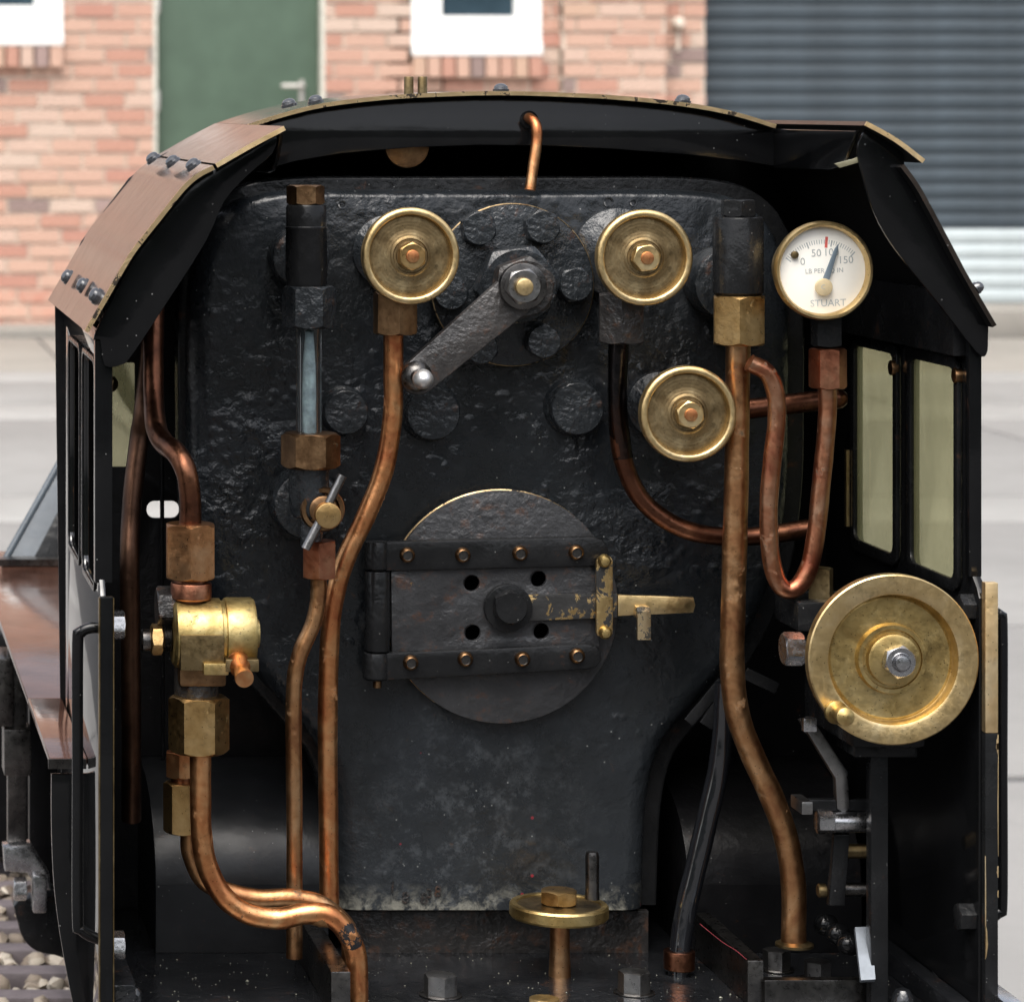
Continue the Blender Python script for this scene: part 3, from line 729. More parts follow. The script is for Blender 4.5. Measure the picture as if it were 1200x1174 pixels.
# ------- water gauge, left
YG = 1.226
def colcyl(name, x, y0, y1, r, Y, m, label=None, parent=None, bev=.0006):
    return lp_(name, cyl(P(x, y1, Y), UP, L(r, Y), L(y1 - y0, Y), bev), m, label, parent)
def nutv(name, x, y0, y1, rc, Y, m, label=None, parent=None, rot=0, ch=.42):
    return lp_(name, hexn(P(x, y1, Y), UP, L(rc, Y), L(y1 - y0, Y), rot, ch=ch), m, label, parent)
wg = lp_('water_gauge', lathe(P(359, 335, YG), UP, [(0, 0), (L(23, YG), 0), (L(24, YG), .001), (L(23.5, YG), L(8, YG)), (L(24.5, YG), L(12, YG)), (L(24, YG), L(66, YG)), (L(24.6, YG), L(67, YG)), (L(24.6, YG), L(69, YG)), (L(23.6, YG), L(70, YG)), (L(23.6, YG), L(92, YG)), (L(22, YG), L(95, YG)), (0, L(95, YG))], 40), 'satin', 'black water gauge with a cloudy glass tube')
nutv('cap_nut', 358, 217, 240, 22.5, YG, 'bronze_dark', None, wg, R(-6))
lp_('upper_arm', cyl(P(345, 300, YB + .002), TOCAM, L(33, YB), .018, .001) , 'lumpy', parent=wg)
nutv('gland_nut', 362, 335, 384, 32, YG, 'lumpy', None, wg, R(-8), .5)
lp_('gauge_glass', lathe(P(362, 508, YG), UP, [(L(14.5, YG), 0), (L(14.5, YG), L(126, YG)), (L(10, YG), L(126, YG)), (L(10, YG), 0)], 36, True), 'glass', parent=wg)
lp_('scale_deposit', lathe(P(363, 507, YG) + Vector((0, .0012, 0)), UP, [(0, 0), (L(8.5, YG), 0), (L(8.8, YG), L(40, YG)), (L(8.2, YG), L(78, YG)), (L(5, YG), L(118, YG)), (0, L(120, YG))], 16), 'lime', parent=wg)
nutv('gland_nut', 364, 507, 548, 35, YG, 'bronze_dark', 'worn bronze nut below the glass', wg, R(-8), .5)
lp_('lower_arm', lathe(P(362, 606, YG), UP, [(0, 0), (L(18, YG), 0), (L(22, YG), L(8, YG)), (L(24, YG), L(30, YG)), (L(23, YG), L(52, YG)), (L(26, YG), L(60, YG)), (0, L(60, YG))], 32) + cyl(P(352, 585, YB + .002), TOCAM, L(40, YB), .02, .002) + cyl(P(365, 640, YG), UP, L(13, YG), L(40, YG)), 'lumpy', parent=wg)
dc = lp_('drain_cock', lathe(P(377, 596, YG - .004), TOCAM, [(L(26, YG), -.006), (L(26, YG), .002), (L(24.5, YG), .003), (L(20, YG), .003), (L(18, YG), .0015), (L(16, YG), .0015), (L(16, YG), .004), (L(13, YG), .0045), (0, .0045)], 36), 'bronze_dark', 'drain cock with steel cross handle under the water gauge', wg)
lp_('cock_plug', cyl(P(382, 602, YG - .006), TOCAM, L(15, YG), .006, .0004), 'bronze', parent=wg)
lp_('cock_handle', tube([P(401, 557, YG - .0085), P(381, 598, YG - .0085), P(358, 643, YG - .0085)], L(5.4, YG), 16), 'steel_mid', parent=wg)
nutv('union_nut', 374, 633, 677, 21.5, YG, 'nut_red', 'red copper union nut under the drain cock', None, R(22))
pipe([(373, 672), (373, 700), (367, 730), (352, 765), (345, 800), (344, 860), (345, 950), (345, 1050), (345, 1122)], 9.5, 'copper_brown', 'thin brown drain pipe running down beside the orange pipe', Y=1.229)

# ------- tall column right
YC = 1.222
tc_ = lp_('feed_valve', cyl(P(865, 346, YC), UP, L(29, YC), L(92, YC), .001), 'satin', 'black feed valve with a bronze union nut above the tall pipe')
nutv('cap_nut', 865, 234, 254, 21, YC, 'satin', None, tc_, R(25))
lp_('valve_arm', cyl(P(840, 330, YB + .002), TOCAM, L(42, YB), .02, .001), 'lumpy', parent=tc_)
nutv('union_nut', 866, 346, 404, 33, YC, 'bronze', None, tc_, R(16), .5)
pipe([(865, 400), (864, 480), (863, 560), (861, 640), (859, 720), (858, 780), (864, 835), (882, 885), (905, 935), (922, 985), (930, 1040), (930, 1104)], 14, 'copper_brown', 'tall brown copper pipe bending right at the foot', Y=1.226)
lp_('pipe_flange', lathe(P(931, 1108, 1.226), UP, [(L(22, YC), 0), (L(22, YC), L(3, YC)), (L(14, YC), L(6, YC))], 28), 'brass_dull')

# ------- pressure gauge
YP = 1.205
pg = P(963, 317, YP); rp = L(58, YP)
ga = lp_('pressure_gauge', lathe(pg, TOCAM, [(0, -.016), (rp * .76, -.016), (rp * .80, -.003), (rp * .97, -.0012), (rp * 1.0, .0004), (rp * 1.0, .0025), (rp * .965, .0038), (rp * .92, .0038), (rp * .885, .0028), (rp * .87, .0005)], 64), 'brass', 'brass cased pressure gauge with white dial', sharp=45)
lp_('dial', cyl(pg + TOCAM * -.0012, TOCAM, rp * .885, .0016, .0001, 64), 'dial', parent=ga)
YD = YP - .00042
pv = (964.7, 336.5)
tk = Geo(); rt = Geo()
for i in range(31):
    an = R(-52 + i * 94 / 30); big = i % 10 == 0
    g = Geo(); r0, r1 = L(48 if big else 50.5, YP), L(55.5, YP); w_ = L(.8 if big else .45, YP)
    o = P(*pv, YD); u = Vector((math.sin(an), 0, math.cos(an))); n_ = Vector((u.z, 0, -u.x))
    rim = 50.0
    tk.add([o + u * r0 - n_ * w_, o + u * r0 + n_ * w_, o + u * r1 + n_ * w_, o + u * r1 - n_ * w_], [(0, 1, 2, 3)])
an = R(4); u = Vector((math.sin(an), 0, math.cos(an))); n_ = Vector((u.z, 0, -u.x)); o = P(*pv, YD - .00005)
rt.add([o + u * L(46, YP) - n_ * L(1.6, YP), o + u * L(46, YP) + n_ * L(1.6, YP), o + u * L(59, YP) + n_ * L(1.6, YP), o + u * L(59, YP) - n_ * L(1.6, YP)], [(0, 1, 2, 3)])
lp_('scale_marks', tk, 'ink', parent=ga); lp_('red_mark', rt, 'redink', parent=ga)
tx = Geo()
for s_, x, y, z in (('0', 940.7, 307, .0038), ('50', 956.5, 297, .0038), ('100', 974, 296, .0038), ('150', 991, 305, .0038), ('LB PER SQ IN', 966, 317.5, .0024), ('STUART', 970.5, 355.5, .0036)):
    tx += text(s_, (x, y), z, YD - .00006, R(2), ext=.00002)
lp_('lettering', tx, 'ink', parent=ga)
an = R(19); u = Vector((math.sin(an), 0, math.cos(an))); n_ = Vector((u.z, 0, -u.x)); o = P(*pv, YD - .0012)
nd = outline([[(-.0009, -.001), (.0009, -.001), (.0012, .003), (.0007, .0145), (0, .0165), (-.0007, .0145), (-.0012, .003)]], .0003, .0001, lambda a, b, c: o + n_ * a + u * b + TOCAM * c)
lp_('needle', nd, 'needle', parent=ga)
MT['hub'] = plain('pale brass hub', (.62, .50, .30), .45, .25, var=.15, sc=300)
lp_('needle_hub', cyl(P(*pv, YD - .0012), TOCAM, L(10.2, YP), .0012, .0003), 'hub', parent=ga)
lp_('hub_mark', text('C', pv, .0022, YD - .00246, 0), 'ink', parent=ga)
lp_('stop_pin', cyl(P(930.7, 298.7, YD), TOCAM, L(4.4, YP), .0014, .0003), 'brass_dull', parent=ga)
YS = 1.214
lp_('gauge_stem', hexn(P(968, 406, YS), UP, L(20, YS), L(38, YS), R(45), n=4, ch=.2), 'satin', parent=ga)
nutv('union_nut', 970, 408, 455, 22, YS, 'nut_red', 'purple brown union nut under the pressure gauge', None, R(-10))
pipe([(969, 452), (970, 476), (967, 520), (962, 570), (957, 620), (949, 662), (936, 686), (921, 691), (909, 676), (902, 640), (901, 590), (905, 540), (910, 495), (909, 462), (899, 437), (878, 425)],
     None, 'copper_red', 'reddened copper siphon loop hanging under the pressure gauge', Y=YS, rr=[L(10.5, YS)] * 2)
lp_('steam_pipe', tube([P(872, 480, 1.243), P(930, 473, 1.243), P(982, 467, 1.243)], L(12, 1.243), 20) + lathe(P(982, 467, 1.243), RIGHT, [(L(12, 1.24), 0), (L(11, 1.24), .0015), (L(7, 1.24), .003), (0, .0034)], 20), 'copper_dark', 'dark cross pipe behind the siphon')

# ------- firehole door
YR = 1.2625
holes = [circ(551, 682, 9.5), circ(629, 677, 9.5), circ(552, 740, 9.5), circ(632, 738, 9.5)]
fd = lp_('firehole_ring', plate(circ(585, 709, 136, 96), YR + .002, .0048, holes, bev=.0004), 'door', 'round worn plate round the firehole door')
lp_('ring_edge', lathe(P(585, 709, YR) + TOCAM * .0008, TOCAM, [(L(135.3, YR), 0), (L(136.6, YR), .0003), (L(136.6, YR), .0009), (L(135.2, YR), .0013)], 96), 'brass_edge', parent=fd)
YD2 = 1.2585
door = lp_('firehole_door', plate([(457, 658), (698, 654), (701, 757), (458, 766)], YD2, .0026, holes), 'door', 'sliding firehole door plate with four air holes and brass latch')
lp_('hole_shade_sheet', plate([(530, 660), (650, 660), (650, 758), (530, 758)], YR + .0018, .0012), 'hole_shade', parent=door)  # black backing sheet paints the darkness seen through the air holes
ts = [(440, 633), (560, 630), (690, 627)] + [(703, 631), (710, 641), (711, 650), (705, 659), (694, 662)] + [(560, 665), (440, 668)]
bs = [(436, 763), (560, 758), (684, 752)] + [(696, 755), (702, 763), (702, 772), (696, 780), (686, 782)] + [(560, 789), (436, 796)]
for pl_, rv in ((ts, ((477, 650), (542, 650), (609, 648), (675, 647))), (bs, ((481, 776), (545, 772), (612, 772), (676, 768)))):
    sp_ = lp_('strap', plate(pl_, YD2 - .0004, .0045, bev=.001), 'satin', None)
    for (x, y) in rv:
        lp_('rivet', lathe(P(x, y, YD2 - .0048), TOCAM, [(L(9, YR), -.0005), (L(9, YR), .0008), (L(7.5, YR), .0018), (L(5.8, YR), .0022), (L(5.2, YR), .0017), (0, .0017)], 24), 'bronze_dark' , parent=sp_)
        rme = COL.objects[-1].data; rme.materials.append(MT['steel_dark'])
        for p_ in rme.polygons:
            if Vector((p_.center.x, p_.center.z)).length < L(6, YR): p_.material_index = 1
hg = lp_('hinge', cyl(P(442, 763, YD2 - .002), UP, L(14.5, YR), L(94, YR), .0005), 'satin', 'black barrel hinge left of the firehole door')
lp_('hinge_knuckle', cyl(P(441, 668, YD2 - .0023), UP, L(14, YR), L(34, YR), .0008), 'satin', parent=hg)
lp_('hinge_knuckle', cyl(P(440, 796, YD2 - .0023), UP, L(15, YR), L(32, YR), .0008), 'satin', parent=hg)
lp_('hinge_pin', cyl(P(442, 806, YD2 - .0023), UP, L(5, YR), L(12, YR)), 'bronze_dark', parent=hg)
lp_('hinge_leaf', plate([(428, 660), (445, 640), (445, 790), (428, 780)], YD2 + .003, .003), 'satin', parent=hg)
YL = 1.2555
arm = [(617, 696), (725, 695), (780, 697), (811, 698), (813, 707), (811, 718), (780, 719), (725, 722), (617, 727)]
la = lp_('latch', plate(arm[:1] + [(722, 694.5), (722, 722.5)] + arm[-1:], YL, .0022, bev=.0004), 'chipped', 'black latch bar worn to brass across the firehole door')
lp_('latch_tip', plate([(722.5, 696), (780, 697.5), (811, 699), (813.5, 708), (811, 717), (780, 718.5), (722.5, 721)], YL, .0022, bev=.0005), 'brass', 'bare brass end of the latch bar', parent=la)
lp_('pivot_washer', cyl(P(594, 711, YL), TOCAM, L(28, YL), .0035, .0005), 'satin', parent=la)
lp_('pivot_bolt', hexn(P(596, 710, YL - .0034), TOCAM, L(21, YL), .0055, .5, n=6, ch=.9), 'satin', parent=la)
kp = lp_('keeper', plate(rrect(697.5, 650, 717, 747, 8), YL - .0022, .002, bev=.0004), 'chipped_more', 'chipped brass keeper strip holding the latch bar')
for (x, y) in ((708, 657), (709, 741)):
    lp_('rivet', lathe(P(x, y, YL - .0042), TOCAM, [(L(8, YL), 0), (L(7.4, YL), .0012), (L(5, YL), .0022), (0, .0026)], 20), 'brass_yellow', parent=kp)
lp_('catch', plate_side([(YL - .0002, P(0, 722, YL).z - H), (YL - .0002, P(0, 708, YL).z - H), (YL - .006, P(0, 708.5, YL).z - H), (YL - .0074, P(0, 713, YL).z - H), (YL - .0074, P(0, 746, YL).z - H), (YL - .0056, P(0, 747, YL).z - H), (YL - .0056, P(0, 722, YL).z - H)], P(746, 0, YL - .006).x, L(16, YL), bev=.0004), 'chipped_pale', 'worn brass catch hook over the latch tip')

# ------- left lubricator / steam valve group
YQ = 1.205
nutv('union_nut', 223, 613, 678, 32, YQ, 'copper_nut', 'large copper union nut above the round valve', None, R(26), .5)
colcyl('collar', 224, 682, 702, 24, YQ, 'nut_red', 'red copper collar above the round valve')
colcyl('neck', 223, 674, 712, 20, YQ + .001, 'copper_dark')
pipe([(181, 340, 1.25), (180, 400, 1.245), (180, 460, 1.24), (183, 500, 1.23), (192, 519, 1.22), (206, 530, 1.21), (218, 552, YQ), (223, 585, YQ), (223, 620, YQ)], 12.5, 'copper_dark', 'dark copper pipe with a kink coming down to the round valve', Y=1.22)
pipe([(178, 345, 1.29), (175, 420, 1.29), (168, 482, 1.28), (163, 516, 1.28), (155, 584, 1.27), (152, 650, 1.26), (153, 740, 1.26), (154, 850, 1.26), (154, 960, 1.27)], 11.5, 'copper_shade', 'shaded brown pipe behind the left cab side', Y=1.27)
vb = P(205, 742, YQ); RV = L(41, YQ)
sv = lp_('steam_valve', lathe(vb, RIGHT, [(0, -.001), (RV * .85, -.001), (RV * .97, 0), (RV, .0015), (RV, L(52, YQ)), (RV * .94, L(53, YQ)), (RV * .93, L(57, YQ)), (RV * 1.0, L(58, YQ)), (RV * 1.02, L(60, YQ)), (RV * 1.02, L(89, YQ)), (RV * .98, L(92, YQ)), (RV * .45, L(92, YQ)), (RV * .4, L(98, YQ)), (0, L(99, YQ))], 56), 'brass_drum', 'round yellow brass steam valve at the left', sharp=40)
# stepped joints on the drum
for (x0, x1, y0, y1, pr, m) in ((207, 258, 737, 779, .0011, 'brass_dull'), (233, 262, 769, 783, .0030, 'brass_yellow'), (258, 297, 764, 779, .0034, 'brass_dull')):
    yf = YQ - RV - pr + .0006
    lp_('valve_lug', box((P(x0, 0, YQ).x, yf, P(0, y1, YQ).z), (P(x1, 0, YQ).x, YQ - RV * .35, P(0, y0, YQ).z)), m, parent=sv, bevel=.0006)
lp_('valve_handle', lathe(P(281, 781, YQ - .0145), (0.05, -.95, -.28), [(L(13, YQ), -.004), (L(12, YQ), .001), (L(8.5, YQ), .003), (L(9, YQ), .0055), (L(11, YQ), .0088), (L(10.5, YQ), .0100), (0, .0104)], 28), 'copper', 'small copper handle of the round valve', sv)
lp_('gland_nut', hexn(P(177, 749, YQ), RIGHT, L(19, YQ), L(13, YQ), .2, ch=.4), 'bronze', parent=sv)
lp_('spindle', cyl(P(165, 750, YQ), RIGHT, L(13, YQ), L(12, YQ), .0006), 'steel_dark', parent=sv)
lp_('gland_thread', lathe(P(190, 748, YQ), RIGHT, [(L(13 + (i % 2) * 2.5, YQ), L(i * 2, YQ)) for i in range(9)], 24), 'steel_dark', parent=sv)
lp_('valve_foot', box((P(207, 0, YQ).x, YQ - .009, P(0, 800, YQ).z), (P(262, 0, YQ).x, YQ + .009, P(0, 760, YQ).z)), 'bronze_dark', parent=sv, bevel=.0015)
lp_('valve_back', hexn(P(183, 712, YQ + .004), RIGHT, L(26, YQ), L(30, YQ), .3), 'rusty_lumpy', parent=sv)
lp_('valve_foot', cyl(P(230, 815, YQ), UP, L(26, YQ), L(36, YQ)), 'rusty_lumpy', parent=sv)
nutv('union_nut', 233, 815, 881, 36, YQ - .003, 'bronze', 'large brass union nut below the round valve', None, R(-5), .5)
pipe([(235, 876), (235, 930), (236, 975), (243, 1015), (262, 1050), (290, 1070), (325, 1076), (358, 1070), (385, 1072), (405, 1090), (417, 1118), (419, 1160), (419, 1190)], 12.5, 'copper', 'thick orange copper pipe sweeping under the valve to the footplate', Y=1.198)
lp_('paint_patch', tube([P(398, 1081, 1.1978), P(409, 1095, 1.1976), P(415, 1109, 1.1976)], [L(11.4, 1.198), L(12.95, 1.198), L(11.4, 1.198)], 20, 5), 'patch')
lp_('green_crust', tube([P(362, 1072, 1.1985), P(376, 1073, 1.1985), P(389, 1077, 1.1985)], [L(10.5, 1.198), L(12.9, 1.198), L(10.5, 1.198)], 20, 5), 'verdigris')
# second union pair behind
nutv('union_nut', 211, 880, 910, 18, YQ + .012, 'copper', 'small copper nut behind the sweeping pipe', None, R(20))
nutv('union_nut', 215, 916, 975, 24, YQ + .012, 'bronze', 'bronze nut half hidden behind the sweeping pipe', None, R(50))
colcyl('neck', 212, 860, 925, 12, YQ + .013, 'copper_dark')
pipe([(222, 970), (224, 1000), (238, 1030), (262, 1043), (300, 1052), (345, 1052), (380, 1062), (408, 1090), (412, 1130)], 11, 'copper_brown', 'brown copper pipe running behind the sweeping orange pipe', Y=1.214)

# ------- blow-down wheel on the footplate
YH = 1.241
bwp = P(655, 1062, YH); rb_ = L(57, YH)
bw = lp_('floor_wheel', lathe(bwp, UP, [(rb_ * .84, -.006 * .6), (rb_ * .97, -.0038), (rb_, -.003), (rb_, .0005), (rb_ * .97, .0013), (rb_ * .86, .0013), (rb_ * .83, .0002)], 64, True), 'brass_yellow', 'brass handwheel lying flat above the footplate')
lp_('web', lathe(bwp, UP, [(rb_ * .85, -.003), (rb_ * .85, .0007), (rb_ * .5, .0003), (rb_ * .32, .0011), (0, .0011)], 48), 'brass_dull', parent=bw)
lp_('nut', hexn(bwp + UP * .0012, UP, L(23, YH), L(16, YH), .25, ch=.4), 'bronze', parent=bw)
lp_('crank_pin', lathe(P(694, 1053, YH - .004), UP, [(L(8.5, YH), 0), (L(7.8, YH), .004), (L(8, YH), L(50, YH)), (L(6.5, YH), L(55, YH)), (0, L(56, YH))], 20), 'steel_dark', parent=bw)
lp_('spindle', lathe(P(656, 1150, YH), UP, [(L(13, YH), -.001), (L(12.5, YH), .004), (L(11.5, YH), .012), (L(11.5, YH), L(84, YH))], 24), 'copper_brown', parent=bw)

# ------- firebox surroundings: splashers, floor, inner walls
FZ = H - .324
def splasher(x0, x1, label, m='splash'):
    prof = [(1.275, FZ), (1.275, FZ + .026)]
    for i in range(9):
        th = R(90 * i / 8); prof.append((1.275 + .055 * (1 - math.cos(th)), FZ + .026 + .036 * math.sin(th)))
    prof += [(1.343, FZ + .062), (1.343, FZ)]
    g = Geo(); k = len(prof)
    g.add([(x0, y, z) for y, z in prof] + [(x1, y, z) for y, z in prof], [(i, k + i, k + (i + 1) % k, (i + 1) % k) for i in range(k)] + [tuple(range(k)), tuple(range(k, 2 * k))[::-1]])
    return lp_('splasher', g, m, label, bevel=.0004, sharp=40)
splasher(P(182, 0, 1.275).x, P(385, 0, 1.275).x, 'black wheel splasher left of the firebox')
splasher(P(806, 0, 1.275).x, P(1010, 0, 1.275).x, 'black wheel splasher right of the firebox', 'dark')
XL, XR = .1011, .4095
floor = lp_('footplate', box((XL + .004, 1.12, FZ - .004), (XR - .001, 1.344, FZ)), 'floor', 'oily black cab footplate')
for (x, y, rc, hpx) in ((516, 1166, 20, 25), (743, 1163, 19, 26), (910, 1136, 16, 24), (958, 1147, 16, 22)):
    Yf = .324 * F / (y - VY)
    fb = lp_('floor_bolt', hexn(P(x, y, Yf), UP, L(rc, Yf), L(hpx, Yf), R(32 + random.uniform(-8, 8)), ch=.3, both=False), 'steel_mid')
    lp_('washer', cyl(P(x, y, Yf), UP, L(rc * 1.25, Yf), .0006, .0002), 'steel_dark', parent=fb)
lp_('floor_nut', hexn(P(638, 1181, 1.19), UP, L(20, 1.19), L(12, 1.19), .3), 'brass')
# bars along the floor
def ybar(x0, x1, y0, Yn, Yfar, m, label=None, name='bar'):
    a = P(x0, y0, Yn); b = P(x1, y0, Yn)
    return lp_(name, box((a.x, Yn, FZ), (b.x, Yfar, a.z)), m, label, bevel=.0006)
ybar(388, 411, 1138, 1.185, 1.272, 'steel_dark', 'steel guide bar at the left of the footplate', 'guide_bar')
ybar(876, 895, 1125, 1.2, 1.272, 'steel_dark', 'steel guide bar at the right of the footplate', 'guide_bar')
lp_('lever_base', box((P(896, 0, 1.198).x, 1.198, FZ - .002), (P(1030, 0, 1.198).x, 1.203, P(0, 1148, 1.198).z)), 'steel_dark', bevel=.0005)
cr_ = Geo()
for i in range(230):
    x = random.uniform(XL + .006, XR - .004); y = random.uniform(1.18, 1.272); r = random.uniform(.00012, .0004) * (2.2 if random.random() < .07 else 1)
    if .18 < x < .37 and random.random() < .35: continue
    vv = [Vector((x, y, FZ + r * .4)) + Vector((random.uniform(.6, 1.3) * a * r, random.uniform(.6, 1.3) * b * r, random.uniform(.5, 1) * c * r)) for a, b, c in ((1, 0, 0), (-1, 0, 0), (0, 1, 0), (0, -1, 0), (0, 0, 1), (0, 0, -1))]
    cr_.add(vv, [(0, 2, 4), (2, 1, 4), (1, 3, 4), (3, 0, 4), (2, 0, 5), (1, 2, 5), (3, 1, 5), (0, 3, 5)])
lp_('coal_crumbs', cr_, 'khaki', kind='stuff', flat=True)

# ------- cab: front sheet, side sheets, roof
YFS = 1.345
fs_out = [(P(100, 0, 1.165).x + .0025, -.079), (.1088, -.0545), (.1280, -.0290), (.1405, -.0200), (.1654, -.0075), (.2, .0010), (.2617, .0050), (.3308, .0008), (.3665, -.0070), (.388, -.0190), (.4005, -.045), (.4135, -.078), (.4115, -.33), (.1015, -.33)]
def fs_hole(x0, y0, x1, y1, r):
    return [(P(a, b, YFS).x, P(a, b, YFS).z - H) for a, b in rrect(x0, y0, x1, y1, r)]
spec = fs_hole(112, 425, 158, 547, 3); slot = fs_hole(172, 587, 210, 607, 9)
spec_r = [(a, b) for a, b in [(.372, -.1), (.404, -.1), (.404, -.155), (.372, -.155)]]
lp_('front_sheet', outline([fs_out, spec, slot], .002, .0003, lambda u, v, w_: Vector((u, YFS + .002 - w_, H + v))), 'dark', 'black cab front sheet')
sw_ = lp_('spectacle_pane', plate([(109, 422), (160, 422), (160, 550), (109, 550)], YFS + .003, .0008), 'perspex', 'cloudy front spectacle pane left of the boiler')
lp_('slot_rod', tube([P(190, 330, 1.335), P(190, 600, 1.335), P(191, 900, 1.335)], L(2.5, 1.335), 8), 'dark')
lp_('pane_screw', lathe(P(129, 450, 1.30), (.8, -.6, 0), [(L(9, 1.3), -.002), (L(9, 1.3), .0015), (L(6, 1.3), .0025), (0, .0026)], 16), 'brass_dull')
def win(y0, y1): return rrect(y0, -.1715, y1, -.0915, .005, 4)
wins = [win(1.1875, 1.2395), win(1.2545, 1.3065)]
side = [(1.345, -.078), (1.345, -.33), (1.169, -.33), (1.168, -.1725), (1.1705, -.169), (1.1745, -.166), (1.178, -.160), (1.179, -.150), (1.179, -.078)]
lp_('side_sheet', plate_side(side, XL, .002, wins, .0003), 'side', 'left black cab side sheet with two tall window openings')
rs_ = lp_('side_sheet', plate_side(side, XR, .003, wins, .0003), 'gloss', 'right black cab side sheet with two cloudy windows')
for (a, b) in ((1.1875, 1.2395), (1.2545, 1.3065)):
    o_ = rrect(a - .002, -.1735, b + .002, -.0895, .006, 4); i_ = rrect(a + .0025, -.1690, b - .0025, -.0935, .004, 4)
    wf = lp_('window_frame', plate_side(o_, XR - .0016, .0015, [i_], .0003), 'satin', 'black window frame in the right cab side')
    lp_('pane', plate_side(rrect(a + .001, -.171, b - .001, -.092, .004, 4), XR + .0004, .001, bev=.0001), 'perspex', parent=wf)
    wl = lp_('window_frame', plate_side(o_, XL - .0007, .0006, [rrect(a, -.1715, b, -.0915, .005, 4)], .0002), 'satin', 'thin window frame on the left cab side')
for (x, y, Y) in ((1052, 431, 1.255), (1127, 440, 1.187)):
    lp_('pane_screw', cyl(P(x, y, Y) , (-1, 0, 0), L(9, Y), .003, .0005), 'bronze_dark')
lp_('window_catch', box((XR - .003, 1.308, H - .165), (XR - .0018, 1.3105, H - .135)), 'brass', 'thin brass strip on the front right window')
# rear pillars and edge beading
lp_('rear_pillar', box((XL - .0014, 1.1735, H - .168), (XL + .0048, 1.1788, H - .079)), 'gloss', 'left rear cab pillar', bevel=.0006)
lp_('rear_pillar', box((XR - .0012, 1.1745, H - .166), (XR + .0033, 1.1788, H - .079)), 'gloss', 'right rear cab pillar', bevel=.0006)
lp_('edge_strip', box((XL - .0004, 1.164, H - .335), (XL + .0041, 1.1678, H - .1715)), 'gloss', 'black rear edge strip of the left cab side', bevel=.0004)
lp_('edge_bead', box((XL - .0008, 1.1638, H - .335), (XL - .0004, 1.1678, H - .172)), 'brass_dull')
lp_('edge_bead', box((XL + .0041, 1.1638, H - .335), (XL + .0045, 1.1678, H - .172)), 'brass_dull')
lp_('edge_strip', box((XR + .0008, 1.164, H - .219), (XR + .0053, 1.1678, H - .1665)), 'edge_brass', 'bare brass rear edge of the right cab side', bevel=.0003)
lp_('edge_strip', box((XR + .0008, 1.164, H - .335), (XR + .0053, 1.1678, H - .2192)), 'satin', 'black rear edge of the right cab side below the bare brass', bevel=.0003)
eb = Geo()
rnd2 = random.Random(5)
for u0, u1, z0_, z1_ in ((.0046, .0054, -.2195, -.2265), (.0043, .0054, -.2225, -.2248), (.0050, .0054, -.2265, -.262), (.0047, .0054, -.2655, -.2695), (.0049, .0054, -.274, -.2765), (.0007, .0012, -.262, -.298), (.0007, .0018, -.2865, -.2975)):
    n_ = 7; pl_ = [(XR + u1, H + z0_), (XR + u1, H + z1_)] if u1 > .002 else [(XR + u0, H + z1_), (XR + u0, H + z0_)]
    for k in range(n_ + 1):
        q = k / n_; w_ = (u1 - u0) * math.sin(math.pi * (.06 + .88 * q)) ** .5 * rnd2.uniform(.7, 1.0)
        if u1 > .002: pl_.append((XR + u1 - w_, H + z1_ + (z0_ - z1_) * q))
        else: pl_.append((XR + u0 + w_, H + z0_ + (z1_ - z0_) * q))
    eb += outline([pl_], .0003, .00005, lambda u, v, w_: Vector((u, 1.1642 - w_, v)))
lp_('bare_patch', eb, 'edge_brass')
lp_('cant_angle', box((.4045, 1.18, H - .0885), (.4093, 1.344, H - .066)), 'satin', bevel=.0005)
lp_('cant_angle', box((.1033, 1.18, H - .0885), (.108, 1.344, H - .070)), 'satin', bevel=.0005)
# handrails
def rail(x, ytop, ybot, Y, xin, label):
    a = P(x, ytop, Y); b = P(x, ybot, Y); rr = L(7, Y)
    s_ = 1 if xin > a.x else -1
    pts = [Vector((xin, Y, a.z + .002)), Vector((a.x + s_ * .004, Y, a.z + .0018)), Vector((a.x + s_ * .0012, Y, a.z + .0002)), Vector((a.x, Y, a.z - .004)), Vector((a.x, Y, (a.z + b.z) / 2)), Vector((a.x, Y, b.z + .004)), Vector((a.x + s_ * .0012, Y, b.z)), Vector((a.x + s_ * .004, Y, b.z - .0022)), Vector((xin, Y, b.z - .004))]
    h_ = lp_('handrail', tube(pts, rr * .95, 16, 6), 'gloss', label)
    return h_
hl = rail(91, 742, 1088, 1.174, XL + .001, 'black handrail on the left cab side')
hr = rail(1174, 722, 1068, 1.174, XR + .002, 'black handrail on the right cab side')
for (x, y, m, d) in ((131, 732, 'steel', 1), (131, 1107, 'steel', 1)):
    lp_('handrail_nut', hexn(P(x - 2, y, 1.172), RIGHT, L(17, 1.172), L(17, 1.172), .3, ch=.4), m, parent=hl)
lp_('handrail_nut', hexn(P(1141, 1074, 1.175), (-1, 0, 0), L(17, 1.175), L(20, 1.175), .35, ch=.4), 'satin', parent=hr)
lp_('handrail_nut', hexn(P(1143, 712, 1.175), (-1, 0, 0), L(17, 1.175), L(20, 1.175), .35, ch=.4), 'satin', parent=hr)

